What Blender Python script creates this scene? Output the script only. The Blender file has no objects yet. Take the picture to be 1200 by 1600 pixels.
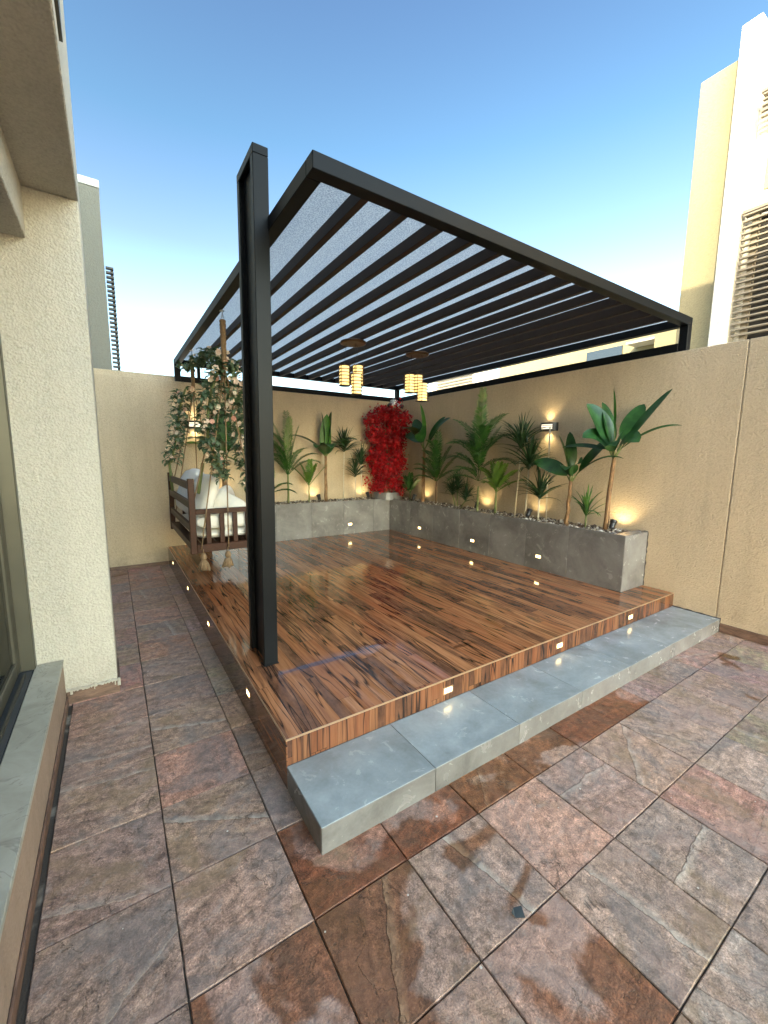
import bpy, math, random
from mathutils import Vector, Matrix
R_ = math.radians
S = bpy.context.scene
COL = S.collection
random.seed(7)

# ------------------------------------------------------------------ camera
cam = bpy.data.cameras.new('camera'); camo = bpy.data.objects.new('camera', cam); COL.objects.link(camo)
cam.sensor_fit = 'HORIZONTAL'; cam.sensor_width = 36.0; cam.lens = 36 * 644.5 / 1200
cam.clip_start = 0.05; cam.clip_end = 2000
rx = Vector((0.83655, -0.54781, 0.00893)); rz = Vector((-0.5439, -0.8284, 0.13391))
rx.normalize(); ry = rz.cross(rx).normalized(); rz = rx.cross(ry).normalized()
M = Matrix((rx, ry, rz)).transposed().to_4x4(); M.translation = Vector((0, 0, 1.6))
camo.matrix_world = M
S.camera = camo

# ------------------------------------------------------------------ sky and sun
SUN_EL = 20.0; SUN_AZ = 248.0          # azimuth clockwise from +Y
w = bpy.data.worlds.new("World"); S.world = w; w.use_nodes = True
nt = w.node_tree; bg = nt.nodes['Background']
sk = nt.nodes.new('ShaderNodeTexSky'); sk.sky_type = 'NISHITA'; sk.sun_disc = False
sk.sun_elevation = R_(SUN_EL); sk.sun_rotation = R_(SUN_AZ); sk.air_density = 1.0; sk.dust_density = 1.2
# sky boosted and warmed behind the viewer and overhead, added to fill the courtyard
tc = nt.nodes.new('ShaderNodeTexCoord')
def wmath(op, a, b=0.0):
    n = nt.nodes.new('ShaderNodeMath'); n.operation = op
    for i, v in enumerate((a, b)):
        if isinstance(v, bpy.types.NodeSocket): nt.links.new(v, n.inputs[i])
        else: n.inputs[i].default_value = v
    return n.outputs[0]
def wdot(v):
    n = nt.nodes.new('ShaderNodeVectorMath'); n.operation = 'DOT_PRODUCT'
    nt.links.new(tc.outputs['Generated'], n.inputs[0]); n.inputs[1].default_value = v; return n.outputs['Value']
def wramp(f, stops):
    r = nt.nodes.new('ShaderNodeValToRGB')
    while len(r.color_ramp.elements) < len(stops): r.color_ramp.elements.new(.5)
    for e, (p, c) in zip(r.color_ramp.elements, stops): e.position = p; e.color = (*c, 1)
    nt.links.new(f, r.inputs[0]); return r.outputs[0]
def wmul(a, b, mode='MULTIPLY'):
    n = nt.nodes.new('ShaderNodeMix'); n.data_type = 'RGBA'; n.blend_type = mode; n.inputs[0].default_value = 1
    nt.links.new(a, n.inputs[6]); nt.links.new(b, n.inputs[7]); return n.outputs[2]
back = wramp(wmath('ADD', wmath('MULTIPLY', wdot((-.08, -.95, .28)), .5), .5), [(.51, (.55, .62, .68)), (.68, (2.3, 2.0, 1.65)), (.86, (6.0, 5.1, 4.1))])
top = wramp(wdot((0, 0, 1)), [(.76, (0, 0, 0)), (.96, (3.0, 2.4, 1.8))])
capc = nt.nodes.new('ShaderNodeRGB'); capc.outputs[0].default_value = (7.5, 7.0, 6.5, 1)
low = wramp(wdot((0, 0, 1)), [(.0, (2.3, 2.2, 1.9)), (.27, (2.2, 2.2, 1.95)), (.40, (1.52, 1.38, 1.30)), (.55, (.98, 1.16, 1.1)), (.72, (.86, .92, .97))])
nt.links.new(wmul(wmul(sk.outputs[0], capc.outputs[0], 'DARKEN'), wmul(wmul(back, low), top, 'ADD')), bg.inputs[0]); bg.inputs[1].default_value = 0.13
sl = bpy.data.lights.new('sun', 'SUN'); sl.energy = 2.0; sl.angle = R_(0.5); sl.color = (1, .86, .58)
so = bpy.data.objects.new('sun', sl); COL.objects.link(so)
sd = Vector((math.sin(R_(SUN_AZ)) * math.cos(R_(SUN_EL)), math.cos(R_(SUN_AZ)) * math.cos(R_(SUN_EL)), math.sin(R_(SUN_EL))))
so.rotation_euler = sd.to_track_quat('Z', 'Y').to_euler(); so.location = sd * 60
S.view_settings.view_transform = 'Standard'; S.view_settings.look = 'None'
S.view_settings.gamma = 1; S.view_settings.use_curve_mapping = False
S.view_settings.exposure = 1.9
S.render.engine = 'CYCLES'
S.cycles.use_denoising = True
S.cycles.max_bounces = 8; S.cycles.diffuse_bounces = 5; S.cycles.glossy_bounces = 4; S.cycles.transmission_bounces = 6
S.cycles.sample_clamp_indirect = 6

# ------------------------------------------------------------------ main measures (metres)
XS0, XW, YS0, YS1 = .604, 4.657, 1.354, 1.749      # deck left, right wall, step front, deck front
HS, HD, HP = .123, .261, .836                      # step, deck, planter heights
XP, YP, YB, YW = 4.204, 2.042, 6.213, 6.678        # planter faces, back wall
HW = 2.628

# ------------------------------------------------------------------ node helpers
class NG:
    def __init__(s, name):
        s.m = bpy.data.materials.new(name); s.m.use_nodes = True; s.t = s.m.node_tree
        s.b = s.t.nodes['Principled BSDF']
    def put(s, inp, v):
        if isinstance(v, bpy.types.NodeSocket): s.t.links.new(v, inp)
        elif isinstance(v, (tuple, list)) and inp.type == 'RGBA' and len(v) == 3: inp.default_value = (*v, 1)
        else: inp.default_value = v
    def n(s, typ, props=None, out=0, **ins):
        nd = s.t.nodes.new(typ)
        for k, v in (props or {}).items(): setattr(nd, k, v)
        for k, v in ins.items():
            k2 = k.replace('_', ' ')
            key = int(k[1:]) if k[0] == 'i' and k[1:].isdigit() else k2
            s.put(nd.inputs[key], v)
        return nd.outputs[out]
    def pos(s): return s.n('ShaderNodeNewGeometry', out=0)
    def obj(s): return s.n('ShaderNodeTexCoord', out=3)
    def math(s, op, a, b=0.0, c=None):
        nd = s.t.nodes.new('ShaderNodeMath'); nd.operation = op
        s.put(nd.inputs[0], a); s.put(nd.inputs[1], b)
        if c is not None: s.put(nd.inputs[2], c)
        return nd.outputs[0]
    def noise(s, vec, scale, detail=3, rough=.55, dist=0.0, out=0):
        return s.n('ShaderNodeTexNoise', out=out, Vector=vec, Scale=scale, Detail=detail, Roughness=rough, Distortion=dist)
    def scale(s, vec, v):
        nd = s.t.nodes.new('ShaderNodeVectorMath'); nd.operation = 'MULTIPLY'
        s.put(nd.inputs[0], vec); nd.inputs[1].default_value = v; return nd.outputs[0]
    def vadd(s, a, b):
        nd = s.t.nodes.new('ShaderNodeVectorMath'); nd.operation = 'ADD'
        s.put(nd.inputs[0], a); s.put(nd.inputs[1], b); return nd.outputs[0]
    def ramp(s, f, stops, interp='LINEAR'):
        nd = s.t.nodes.new('ShaderNodeValToRGB'); cr = nd.color_ramp; cr.interpolation = interp
        while len(cr.elements) < len(stops): cr.elements.new(.5)
        for e, (p, c) in zip(cr.elements, stops):
            e.position = p; e.color = (*c, 1) if isinstance(c, (tuple, list)) else (c, c, c, 1)
        s.put(nd.inputs[0], f); return nd.outputs[0]
    def mix(s, f, a, b, mode='MIX'):
        nd = s.t.nodes.new('ShaderNodeMix'); nd.data_type = 'RGBA'; nd.blend_type = mode
        s.put(nd.inputs[0], f); s.put(nd.inputs[6], a); s.put(nd.inputs[7], b); return nd.outputs[2]
    def sep(s, v):
        nd = s.t.nodes.new('ShaderNodeSeparateXYZ'); s.put(nd.inputs[0], v); return nd.outputs
    def comb(s, x, y, z):
        nd = s.t.nodes.new('ShaderNodeCombineXYZ')
        for i, v in enumerate((x, y, z)): s.put(nd.inputs[i], v)
        return nd.outputs[0]
    def attr(s, name): return s.n('ShaderNodeAttribute', {'attribute_name': name}, out=0)
    def bump(s, h, strength=.5, dist=.01, normal=None):
        nd = s.t.nodes.new('ShaderNodeBump'); s.put(nd.inputs['Height'], h)
        nd.inputs['Strength'].default_value = strength; nd.inputs['Distance'].default_value = dist
        if normal: s.put(nd.inputs['Normal'], normal)
        return nd.outputs[0]
    def fin(s, **k):
        for a, v in k.items(): s.put(s.b.inputs[a.replace('_', ' ')], v)
        return s.m

def simple(name, col, rough=.5, metal=0.0, var=0.0, vs=20, bump=0.0, bs=60, spec=None):
    g = NG(name); p = g.obj(); c = col
    if var:
        f = g.noise(p, vs, 4)
        c = g.mix(f, tuple(x * (1 - var) for x in col), tuple(min(1, x * (1 + var)) for x in col))
    k = dict(Base_Color=c, Roughness=rough, Metallic=metal)
    if bump: k['Normal'] = g.bump(g.noise(p, bs, 3), bump, .004)
    if spec is not None: k['Specular_IOR_Level'] = spec
    return g.fin(**k)

def stucco(name, col, strength=.9, sc=1.0, stain=0.12):
    g = NG(name); p = g.pos()
    v = g.n('ShaderNodeTexVoronoi', {'feature': 'SMOOTH_F1'}, Vector=g.vadd(p, g.scale(g.noise(p, 30, 2, out=1), (.012, .012, .012))), Scale=78 * sc, Smoothness=.7)
    n = g.noise(p, 120 * sc, 3, .6); n2 = g.noise(p, 38 * sc, 2)
    h = g.math('ADD', g.math('MULTIPLY', v, -.7), g.math('ADD', g.math('MULTIPLY', n, .8), g.math('MULTIPLY', n2, .6)))
    big = g.noise(g.scale(p, (1, 1, .35)), 1.6, 5, .6)
    strk = g.noise(g.scale(p, (1, 1, .05)), 9, 4, .65)
    f = g.math('ADD', g.math('MULTIPLY', big, .65), g.math('MULTIPLY', strk, .35))
    c = g.mix(g.ramp(f, [(.3, 0.0), (.7, 1.0)]), tuple(x * (1 - stain) for x in col), tuple(x * (1 + stain) for x in col))
    c = g.mix(g.ramp(h, [(.0, 0.0), (.55, 1.0)]), g.mix(.22, c, (.12, .1, .07)), c)
    st = g.math('MULTIPLY', g.ramp(strk, [(.52, 0.0), (.70, 1.0)]), g.ramp(g.sep(p)[2], [(.0, 0.0), (1.0, 1.0)]))
    c = g.mix(g.math('MULTIPLY', st, stain * .9), c, (.10, .085, .06))
    dirt = g.math('MULTIPLY', g.ramp(g.noise(p, 6, 5, .7), [(.45, 0.0), (.7, 1.0)]), g.ramp(g.sep(p)[2], [(.02, 1.0), (.32, 0.0)]))
    c = g.mix(g.math('MULTIPLY', dirt, .45), c, (.14, .10, .07))
    return g.fin(Base_Color=c, Roughness=.92, Normal=g.bump(h, strength, .012 / sc), Specular_IOR_Level=.2)

M_wall = stucco('wall_stucco', (.53, .43, .30), .6, 1.0, .17)
M_col = stucco('house_stucco', (.50, .47, .40), .65)
M_far = stucco('far_stucco', (.36, .325, .20), .3, .6, .05)
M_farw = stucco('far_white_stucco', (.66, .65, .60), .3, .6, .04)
M_farg = stucco('far_grey_stucco', (.20, .195, .165), .3, .6, .05)
M_black = simple('black_metal', (.008, .009, .0105), .36, 0, .25, 3, .02, 90, .10)
M_slat = simple('brown_black_metal', (.048, .034, .026), .55, 0, .2, 4, spec=.15)
M_alu = simple('bronze_aluminium', (.085, .08, .06), .38, .35, .15, 6)
M_aluD = simple('dark_track', (.05, .055, .06), .45, .2, .3, 14)
M_louv = simple('louvre_metal', (.24, .21, .16), .5, 0, .15, 4)
M_dark = simple('dark_void', (.02, .02, .02), .8)
M_plasterpink = stucco('pink_plaster', (.36, .27, .21), .35, 1.2, .2)
M_white = simple('white_plastic', (.78, .78, .76), .35)
M_blackp = simple('black_plastic', (.02, .02, .02), .35)
M_rope = simple('jute_rope', (.22, .145, .08), .9, 0, .35, 60, .6, 180)
M_cane = simple('pale_cane', (.55, .5, .38), .6, 0, .25, 18)
M_brass = simple('brown_fitting', (.09, .045, .02), .4, .3)
M_steel = simple('steel_hook', (.5, .5, .5), .3, .9)

def g_glass(name, rough=.02, col=(.8, .85, .85)):
    g = NG(name); return g.fin(Base_Color=(.02, .022, .022), Roughness=rough, Specular_IOR_Level=1.0, Metallic=0, Coat_Weight=.6, Coat_Roughness=.01)
def pane_glass(name):
    g = NG(name); t = g.t
    tr = t.nodes.new('ShaderNodeBsdfTransparent'); tr.inputs[0].default_value = (.35, .38, .37, 1)
    gl = t.nodes.new('ShaderNodeBsdfGlossy'); gl.inputs['Roughness'].default_value = .015
    mx = t.nodes.new('ShaderNodeMixShader'); fr = t.nodes.new('ShaderNodeFresnel'); fr.inputs[0].default_value = 1.6
    t.links.new(g.math('ADD', fr.outputs[0], .05), mx.inputs[0]); t.links.new(tr.outputs[0], mx.inputs[1]); t.links.new(gl.outputs[0], mx.inputs[2])
    t.links.new(mx.outputs[0], t.nodes['Material Output'].inputs[0]); return g.m
M_pane = pane_glass('window_glass'); M_farglass = g_glass('far_glass', .05)

def roof_sheet():
    g = NG('frosted_roof_sheet'); p = g.pos(); t = g.t
    f = g.noise(p, 150, 3, .7); v = g.n('ShaderNodeTexVoronoi', Vector=p, Scale=110)
    f2 = g.math('ADD', g.math('MULTIPLY', f, .6), g.math('MULTIPLY', v, .55))
    c = g.ramp(f2, [(.28, (.24, .27, .31)), (.72, (.68, .68, .67))])
    tl = t.nodes.new('ShaderNodeBsdfTranslucent'); t.links.new(c, tl.inputs[0])
    tr = t.nodes.new('ShaderNodeBsdfTransparent'); t.links.new(c, tr.inputs[0])
    gl = t.nodes.new('ShaderNodeBsdfGlossy'); gl.inputs['Roughness'].default_value = .2
    m1 = t.nodes.new('ShaderNodeMixShader'); m1.inputs[0].default_value = .3
    t.links.new(tl.outputs[0], m1.inputs[1]); t.links.new(tr.outputs[0], m1.inputs[2])
    m2 = t.nodes.new('ShaderNodeMixShader'); m2.inputs[0].default_value = .04
    t.links.new(m1.outputs[0], m2.inputs[1]); t.links.new(gl.outputs[0], m2.inputs[2])
    t.links.new(m2.outputs[0], t.nodes['Material Output'].inputs[0]); return g.m
M_roof = roof_sheet()

def wood(name, across, along, strip=.098, length=.85, gain=1.0, dk=0.0):
    g = NG(name); p = g.pos(); xyz = g.sep(p); u = xyz[across]; v = xyz[along]
    uu = g.math('ADD', g.math('DIVIDE', u, strip), 100.0)
    # slightly irregular strip widths
    uu = g.math('ADD', uu, g.math('MULTIPLY', g.math('SINE', g.math('MULTIPLY', uu, 1.7)), .22))
    idx = g.math('FLOOR', uu); fu = g.math('FRACT', uu)
    r1 = g.n('ShaderNodeTexWhiteNoise', {'noise_dimensions': '1D'}, W=idx)
    vv = g.math('ADD', g.math('DIVIDE', v, length), g.math('ADD', g.math('MULTIPLY', r1, 7.3), 50.0))
    pid = g.math('FLOOR', vv); fv = g.math('FRACT', vv)
    r2 = g.n('ShaderNodeTexWhiteNoise', {'noise_dimensions': '2D'}, Vector=g.comb(idx, pid, 0.0))
    r3 = g.n('ShaderNodeTexWhiteNoise', {'noise_dimensions': '2D'}, Vector=g.comb(pid, idx, 0.0))
    q = g.comb(g.math('ADD', u, g.math('MULTIPLY', r2, 9.0)), g.math('ADD', v, g.math('MULTIPLY', r3, 9.0)), r2)
    warp = g.noise(g.scale(q, (2.0, 1.0, 1)), 1.7, 2)
    slant = g.math('MULTIPLY', g.math('SUBTRACT', r3, .5), .06)
    uw = g.math('ADD', g.math('ADD', u, g.math('MULTIPLY', warp, .055)), g.math('MULTIPLY', v, slant))
    q2 = g.comb(g.math('ADD', uw, g.math('MULTIPLY', r2, 9.0)), g.math('MULTIPLY', v, .05), r3)
    grain = g.noise(q2, 42, 3, .6)
    veins = g.math('ABSOLUTE', g.math('SUBTRACT', g.noise(q2, 20, 1, .5), .5))
    vein = g.ramp(veins, [(.0, 1.0), (.010, .8), (.030, 0.0)])
    fine = g.noise(g.scale(q, (1, .035, 1)), 420, 3, .7)
    knots = g.noise(g.scale(q, (1, .3, 1)), 22, 4, .7)
    light = g.mix(g.ramp(grain, [(.3, 0.0), (.7, 1.0)]), (.20, .075, .028), (.44, .20, .09))
    light = g.mix(g.math('MULTIPLY', r3, .5), light, (.26, .075, .028))
    dark = g.mix(g.ramp(knots, [(.3, 0.0), (.7, 1.0)]), (.075, .032, .017), (.23, .10, .05))
    isd = g.ramp(g.math('ADD', r2, g.math('MULTIPLY', g.math('SUBTRACT', grain, .5), .8)), [(.29 + dk, 1.0), (.44 + dk, 0.0)])
    c = g.mix(isd, light, dark)
    c = g.mix(g.math('MULTIPLY', vein, .9), c, (.014, .007, .004))
    c = g.mix(g.math('MULTIPLY', g.ramp(fine, [(.5, 0.0), (.8, 1.0)]), .35), c, (.05, .02, .01))
    seam = g.math('MAXIMUM', g.math('LESS_THAN', g.math('MULTIPLY', fv, length), .0022), g.math('LESS_THAN', g.math('MULTIPLY', fu, strip), .0016))
    c = g.mix(g.math('MULTIPLY', seam, .7), c, (.01, .006, .004))
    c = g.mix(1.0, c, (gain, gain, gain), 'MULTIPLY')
    h = g.math('SUBTRACT', g.math('MULTIPLY', g.noise(p, 3.5, 2), 1.0), g.math('MULTIPLY', seam, .05))
    wet = g.noise(p, 2.2, 4, .6)
    return g.fin(Base_Color=c, Roughness=g.ramp(wet, [(.35, .04), (.65, .11)]), Specular_IOR_Level=.5,
                 Normal=g.bump(h, .08, .02))
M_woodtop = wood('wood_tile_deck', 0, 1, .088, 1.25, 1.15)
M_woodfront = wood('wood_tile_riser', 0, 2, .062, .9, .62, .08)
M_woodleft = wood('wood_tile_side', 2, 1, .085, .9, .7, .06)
M_trim = simple('bronze_trim', (.40, .25, .14), .3, .3)

def greytile(name='grey_porcelain_tile', gain=(1, 1, 1)):
    g = NG(name); p = g.pos(); r = g.attr('rnd')
    q = g.vadd(p, g.scale(r, (13, 17, 11)))
    n1 = g.noise(q, 2.2, 7, .6, .5); n2 = g.noise(q, 11, 6, .65, .6); n3 = g.noise(q, 70, 3)
    f = g.math('ADD', g.math('MULTIPLY', n1, .72), g.math('ADD', g.math('MULTIPLY', n2, .20), g.math('MULTIPLY', n3, .08)))
    c = g.mix(g.n('ShaderNodeMapRange', Value=f, i1=.38, i2=.62), (.125, .132, .128), (.235, .248, .245))
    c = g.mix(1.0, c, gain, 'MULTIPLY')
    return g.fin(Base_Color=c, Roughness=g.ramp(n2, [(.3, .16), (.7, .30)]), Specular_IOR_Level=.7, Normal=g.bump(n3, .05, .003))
M_grey = greytile(gain=(.95, .89, .89)); M_tread = greytile('skylight_tinted_step_tile', (1.45, 1.56, 1.62))  # tread is the same tile with bluish skylight mixed into its colour
M_grout = simple('dark_grout', (.05, .045, .04), .9)

def paving():
    g = NG('slate_look_paving'); p = g.pos()
    tint = g.attr('tint'); tint2 = g.attr('tint2'); par = g.sep(g.attr('par')); par2 = g.sep(g.attr('par2'))
    uv = g.sep(g.n('ShaderNodeUVMap', out=0)); rnd = par2[2]
    q = g.vadd(p, g.comb(g.math('MULTIPLY', rnd, 31.0), g.math('MULTIPLY', rnd, 17.0), 0.0))
    ang = g.math('MULTIPLY', par[0], 6.283)
    ca = g.math('COSINE', ang); sa = g.math('SINE', ang)
    U = g.math('SUBTRACT', uv[0], .5); V = g.math('SUBTRACT', uv[1], .5)
    d0 = g.math('ADD', g.math('MULTIPLY', U, ca), g.math('MULTIPLY', V, sa))
    e0 = g.math('SUBTRACT', g.math('MULTIPLY', V, ca), g.math('MULTIPLY', U, sa))
    # bedding direction: streaks along e
    strat = g.noise(g.comb(g.math('MULTIPLY', d0, 7.0), g.math('MULTIPLY', e0, 1.6), g.math('MULTIPLY', rnd, 40.0)), 1.0, 6, .65, .7)
    big = g.noise(q, 5.5, 6, .62, .6)
    med = g.noise(q, 28, 5, .7, .3)
    fine = g.noise(q, 160, 4, .75)
    f = g.ramp(g.math('ADD', g.math('MULTIPLY', big, .55), g.math('MULTIPLY', strat, .45)), [(.40, 0.0), (.60, 1.0)])
    c = g.mix(f, tint, tint2)
    c = g.mix(1.0, c, g.ramp(strat, [(.25, .55), (.5, 1.0), (.75, 1.4)]), 'MULTIPLY')
    c = g.mix(1.0, c, g.ramp(med, [(.30, .42), (.5, 1.0), (.70, 1.65)]), 'MULTIPLY')
    c = g.mix(1.0, c, g.ramp(fine, [(.30, .45), (.5, 1.0), (.70, 1.7)]), 'MULTIPLY')
    hue = g.noise(g.vadd(q, (2., 7., 0.)), 3.2, 5, .6, .8)
    c = g.mix(g.ramp(hue, [(.50, 0.0), (.62, .55)]), c, g.mix(med, (.10, .09, .088), (.24, .215, .20)))
    c = g.mix(g.ramp(hue, [(.36, .6), (.46, 0.0)]), c, g.mix(med, (.13, .085, .048), (.36, .25, .15)))
    pk = g.noise(g.vadd(q, (8., 2., 0.)), 4.0, 5, .6, .6)
    c = g.mix(g.ramp(pk, [(.53, 0.0), (.64, .55)]), c, g.mix(med, (.20, .12, .10), (.46, .33, .27)))
    # pale lichen-like scuffs and dark mineral
    scuff = g.ramp(g.noise(g.vadd(q, (5., 3., 0.)), 12, 8, .78, .4), [(.54, 0.0), (.70, .6)])
    c = g.mix(scuff, c, (.34, .30, .26))
    blot = g.ramp(g.noise(g.vadd(q, (9., 1., 0.)), 7, 7, .75, .5), [(.56, 0.0), (.68, .6)])
    c = g.mix(blot, c, (.075, .05, .04))
    # raised ridge: pale band with a thin dark edge
    dw = g.math('ADD', g.math('SUBTRACT', d0, g.math('SUBTRACT', par[1], .5)), g.math('MULTIPLY', g.math('SUBTRACT', g.noise(q, 9, 5, .6), .5), .13))
    band = g.ramp(g.math('ADD', g.math('MULTIPLY', dw, 4.0), .5), [(.49, 0.0), (.515, 1.0), (.66, .7), (.86, 0.0)])
    band = g.math('MULTIPLY', band, g.math('MULTIPLY', par[2], g.ramp(g.noise(q, 14, 4), [(.35, .35), (.6, 1.0)])))
    edge = g.math('MULTIPLY', g.ramp(g.math('ADD', g.math('MULTIPLY', dw, 4.0), .5), [(.462, 0.0), (.487, 1.0), (.50, 0.0)]), par[2])
    c = g.mix(g.math('MULTIPLY', band, .85), c, g.mix(med, (.26, .22, .18), (.62, .56, .47)))
    c = g.mix(g.math('MULTIPLY', edge, .6), c, (.05, .035, .03))
    crk = g.math('ABSOLUTE', g.math('SUBTRACT', g.noise(q, 4.2, 6, .6, .5), .5))
    crk = g.ramp(crk, [(0, .75), (.008, 0.0)])
    crk = g.math('MULTIPLY', crk, g.ramp(big, [(.45, 0.0), (.6, 1.0)]))
    c = g.mix(crk, c, (.05, .035, .03))
    # wet / rusty stain
    wn = g.noise(g.vadd(p, (3.3, 8.1, 0.)), 3.0, 4, .5, .4)
    wet = g.ramp(g.math('ADD', wn, g.math('SUBTRACT', par2[0], .5)), [(.505, 0.0), (.55, 1.0)])
    # damp margin under the step
    X = g.sep(p)
    c = g.mix(wet, c, g.mix(1.0, c, (.60, .42, .29), 'MULTIPLY'))
    # white droppings of paint and grit
    sv = g.n('ShaderNodeTexVoronoi', Vector=p, Scale=16); sc_ = g.n('ShaderNodeTexVoronoi', out=1, Vector=p, Scale=16)
    sp = g.math('MULTIPLY', g.math('LESS_THAN', sv, g.math('MULTIPLY', g.sep(sc_)[1], .085)), g.math('GREATER_THAN', g.sep(sc_)[0], .72))
    c = g.mix(g.math('MULTIPLY', sp, .85), c, (.6, .57, .5))
    h = g.math('ADD', g.math('MULTIPLY', med, .5), g.math('ADD', g.math('MULTIPLY', fine, .28), g.math('ADD', g.math('MULTIPLY', band, .9), g.math('MULTIPLY', strat, .7))))
    h = g.math('SUBTRACT', h, g.math('MULTIPLY', crk, .4))
    rough = g.mix(wet, g.ramp(med, [(.3, .50), (.7, .72)]), (.30, .30, .30))
    return g.fin(Base_Color=c, Roughness=rough, Specular_IOR_Level=.35, Normal=g.bump(h, .8, .009))
M_pave = paving()
def grout_bed():
    g = NG('paving_joint_sand'); p = g.pos(); f = g.noise(p, 2.3, 5, .7)
    c = g.mix(g.ramp(f, [(.56, 0.0), (.66, 1.0)]), (.05, .038, .028), (.26, .22, .17))
    return g.fin(Base_Color=c, Roughness=.95, Normal=g.bump(g.noise(p, 120, 3), .6, .006))
M_bed = grout_bed()
def sand():
    g = NG('sandy_ground'); p = g.pos()
    return g.fin(Base_Color=g.mix(g.noise(p, .4, 6), (.30, .24, .17), (.42, .35, .26)), Roughness=.95)
M_sand = sand()
def skirt():
    g = NG('brown_skirting_tile'); p = g.pos(); f = g.noise(g.scale(p, (1, 1, 4)), 9, 6, .7, .5)
    return g.fin(Base_Color=g.ramp(f, [(.3, (.06, .035, .025)), (.7, (.22, .13, .09))]), Roughness=.55, Normal=g.bump(f, .3, .005))
M_skirt = skirt()
def sillstone():
    g = NG('grey_sill_stone'); p = g.pos(); f = g.noise(p, 5, 8, .65, .6)
    v = g.math('ABSOLUTE', g.math('SUBTRACT', g.noise(p, 3, 5, .6, 1.0), .5))
    c = g.ramp(f, [(.3, (.26, .25, .2)), (.7, (.40, .39, .33))]); c = g.mix(g.ramp(v, [(0, .5), (.01, 0.0)]), c, (.13, .12, .1))
    return g.fin(Base_Color=c, Roughness=.4)
M_sill = sillstone()

def leafmat(name, a, b, rough=.38, transl=.25):
    g = NG(name); p = g.pos(); t = g.t
    f = g.noise(p, 9, 3); c = g.mix(g.ramp(f, [(.35, 0.0), (.65, 1.0)]), a, b)
    g.fin(Base_Color=c, Roughness=rough, Specular_IOR_Level=.5)
    tl = t.nodes.new('ShaderNodeBsdfTranslucent'); t.links.new(g.mix(1.0, c, (1.0, 1.25, .6), 'MULTIPLY'), tl.inputs[0])
    mx = t.nodes.new('ShaderNodeMixShader'); mx.inputs[0].default_value = transl
    t.links.new(g.b.outputs[0], mx.inputs[1]); t.links.new(tl.outputs[0], mx.inputs[2])
    t.links.new(mx.outputs[0], t.nodes['Material Output'].inputs[0]); return g.m
M_banana = leafmat('banana_leaf', (.012, .052, .014), (.032, .11, .024), .32, .15)
M_bananaL = leafmat('young_banana_leaf', (.03, .12, .018), (.06, .18, .025), .35)
M_palm = leafmat('palm_leaf', (.016, .065, .013), (.05, .14, .022), .45)
M_palmL = leafmat('light_palm_leaf', (.065, .14, .02), (.12, .22, .03), .45)
M_yucca = leafmat('sword_leaf', (.016, .045, .020), (.04, .085, .03), .4)
M_vine = leafmat('vine_leaf', (.04, .08, .04), (.15, .21, .13), .5)
M_red = leafmat('red_leaf', (.20, .002, .006), (.56, .008, .014), .5, .25)
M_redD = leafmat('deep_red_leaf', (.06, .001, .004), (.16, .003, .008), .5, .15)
M_petal = leafmat('pale_petal', (.78, .55, .46), (.85, .74, .66), .6, .3)
M_petalP = leafmat('pink_petal', (.62, .28, .22), (.75, .48, .4), .6, .3)
def bark(name, a, b, ring=40):
    g = NG(name); p = g.pos()
    f = g.noise(g.scale(p, (3, 3, 1)), 12, 5, .6, .6)
    return g.fin(Base_Color=g.mix(g.ramp(f, [(.3, 0.0), (.7, 1.0)]), a, b), Roughness=.75, Normal=g.bump(f, .5, .006))
M_trunk = bark('banana_trunk', (.10, .05, .022), (.34, .20, .09))
M_trunkG = bark('green_stem', (.09, .13, .04), (.2, .22, .08))
M_trunkD = bark('palm_trunk', (.06, .04, .022), (.2, .12, .06))
def woodswing():
    g = NG('swing_timber'); p = g.pos(); f = g.noise(g.scale(p, (2, 2, 2)), 14, 5, .6, 1.0)
    return g.fin(Base_Color=g.mix(f, (.020, .008, .005), (.070, .024, .012)), Roughness=.45, Specular_IOR_Level=.2)
M_timber = woodswing()
def fabric(name, col):
    g = NG(name); p = g.obj(); f = g.noise(p, 7, 4, .6, .4)
    return g.fin(Base_Color=g.mix(f, tuple(x * .88 for x in col), col), Roughness=.9, Normal=g.bump(f, .5, .03), Sheen_Weight=.2)
M_cush = fabric('white_cotton', (.78, .75, .68))
M_cushB = fabric('white_bolster_cotton', (.80, .80, .80))
def pebble():
    g = NG('pebble'); r = g.attr('rnd')
    return g.fin(Base_Color=g.ramp(g.sep(r)[0], [(0, (.03, .022, .018)), (.45, (.14, .10, .07)), (.75, (.42, .36, .28)), (1, (.75, .72, .66))]), Roughness=.45)
M_peb = pebble()
def emis(name, col, st):
    g = NG(name); return g.fin(Base_Color=(.8, .75, .6), Emission_Color=col, Emission_Strength=st, Roughness=.4)
M_led = emis('warm_led', (1, .70, .28), 4.0)
def shade_mat():
    g = NG('glowing_paper_shade'); z = g.sep(g.obj())[2]
    f = g.ramp(g.math('ADD', g.math('MULTIPLY', z, -3.0), .05), [(0, (1.0, .62, .16)), (.5, (1.0, .76, .30)), (.8, (1.0, .66, .2))])
    return g.fin(Base_Color=(.8, .7, .45), Emission_Color=f, Emission_Strength=.42, Roughness=.6)
M_shade = shade_mat()
M_slot = emis('lamp_diffuser', (1, .84, .62), .45)

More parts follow.
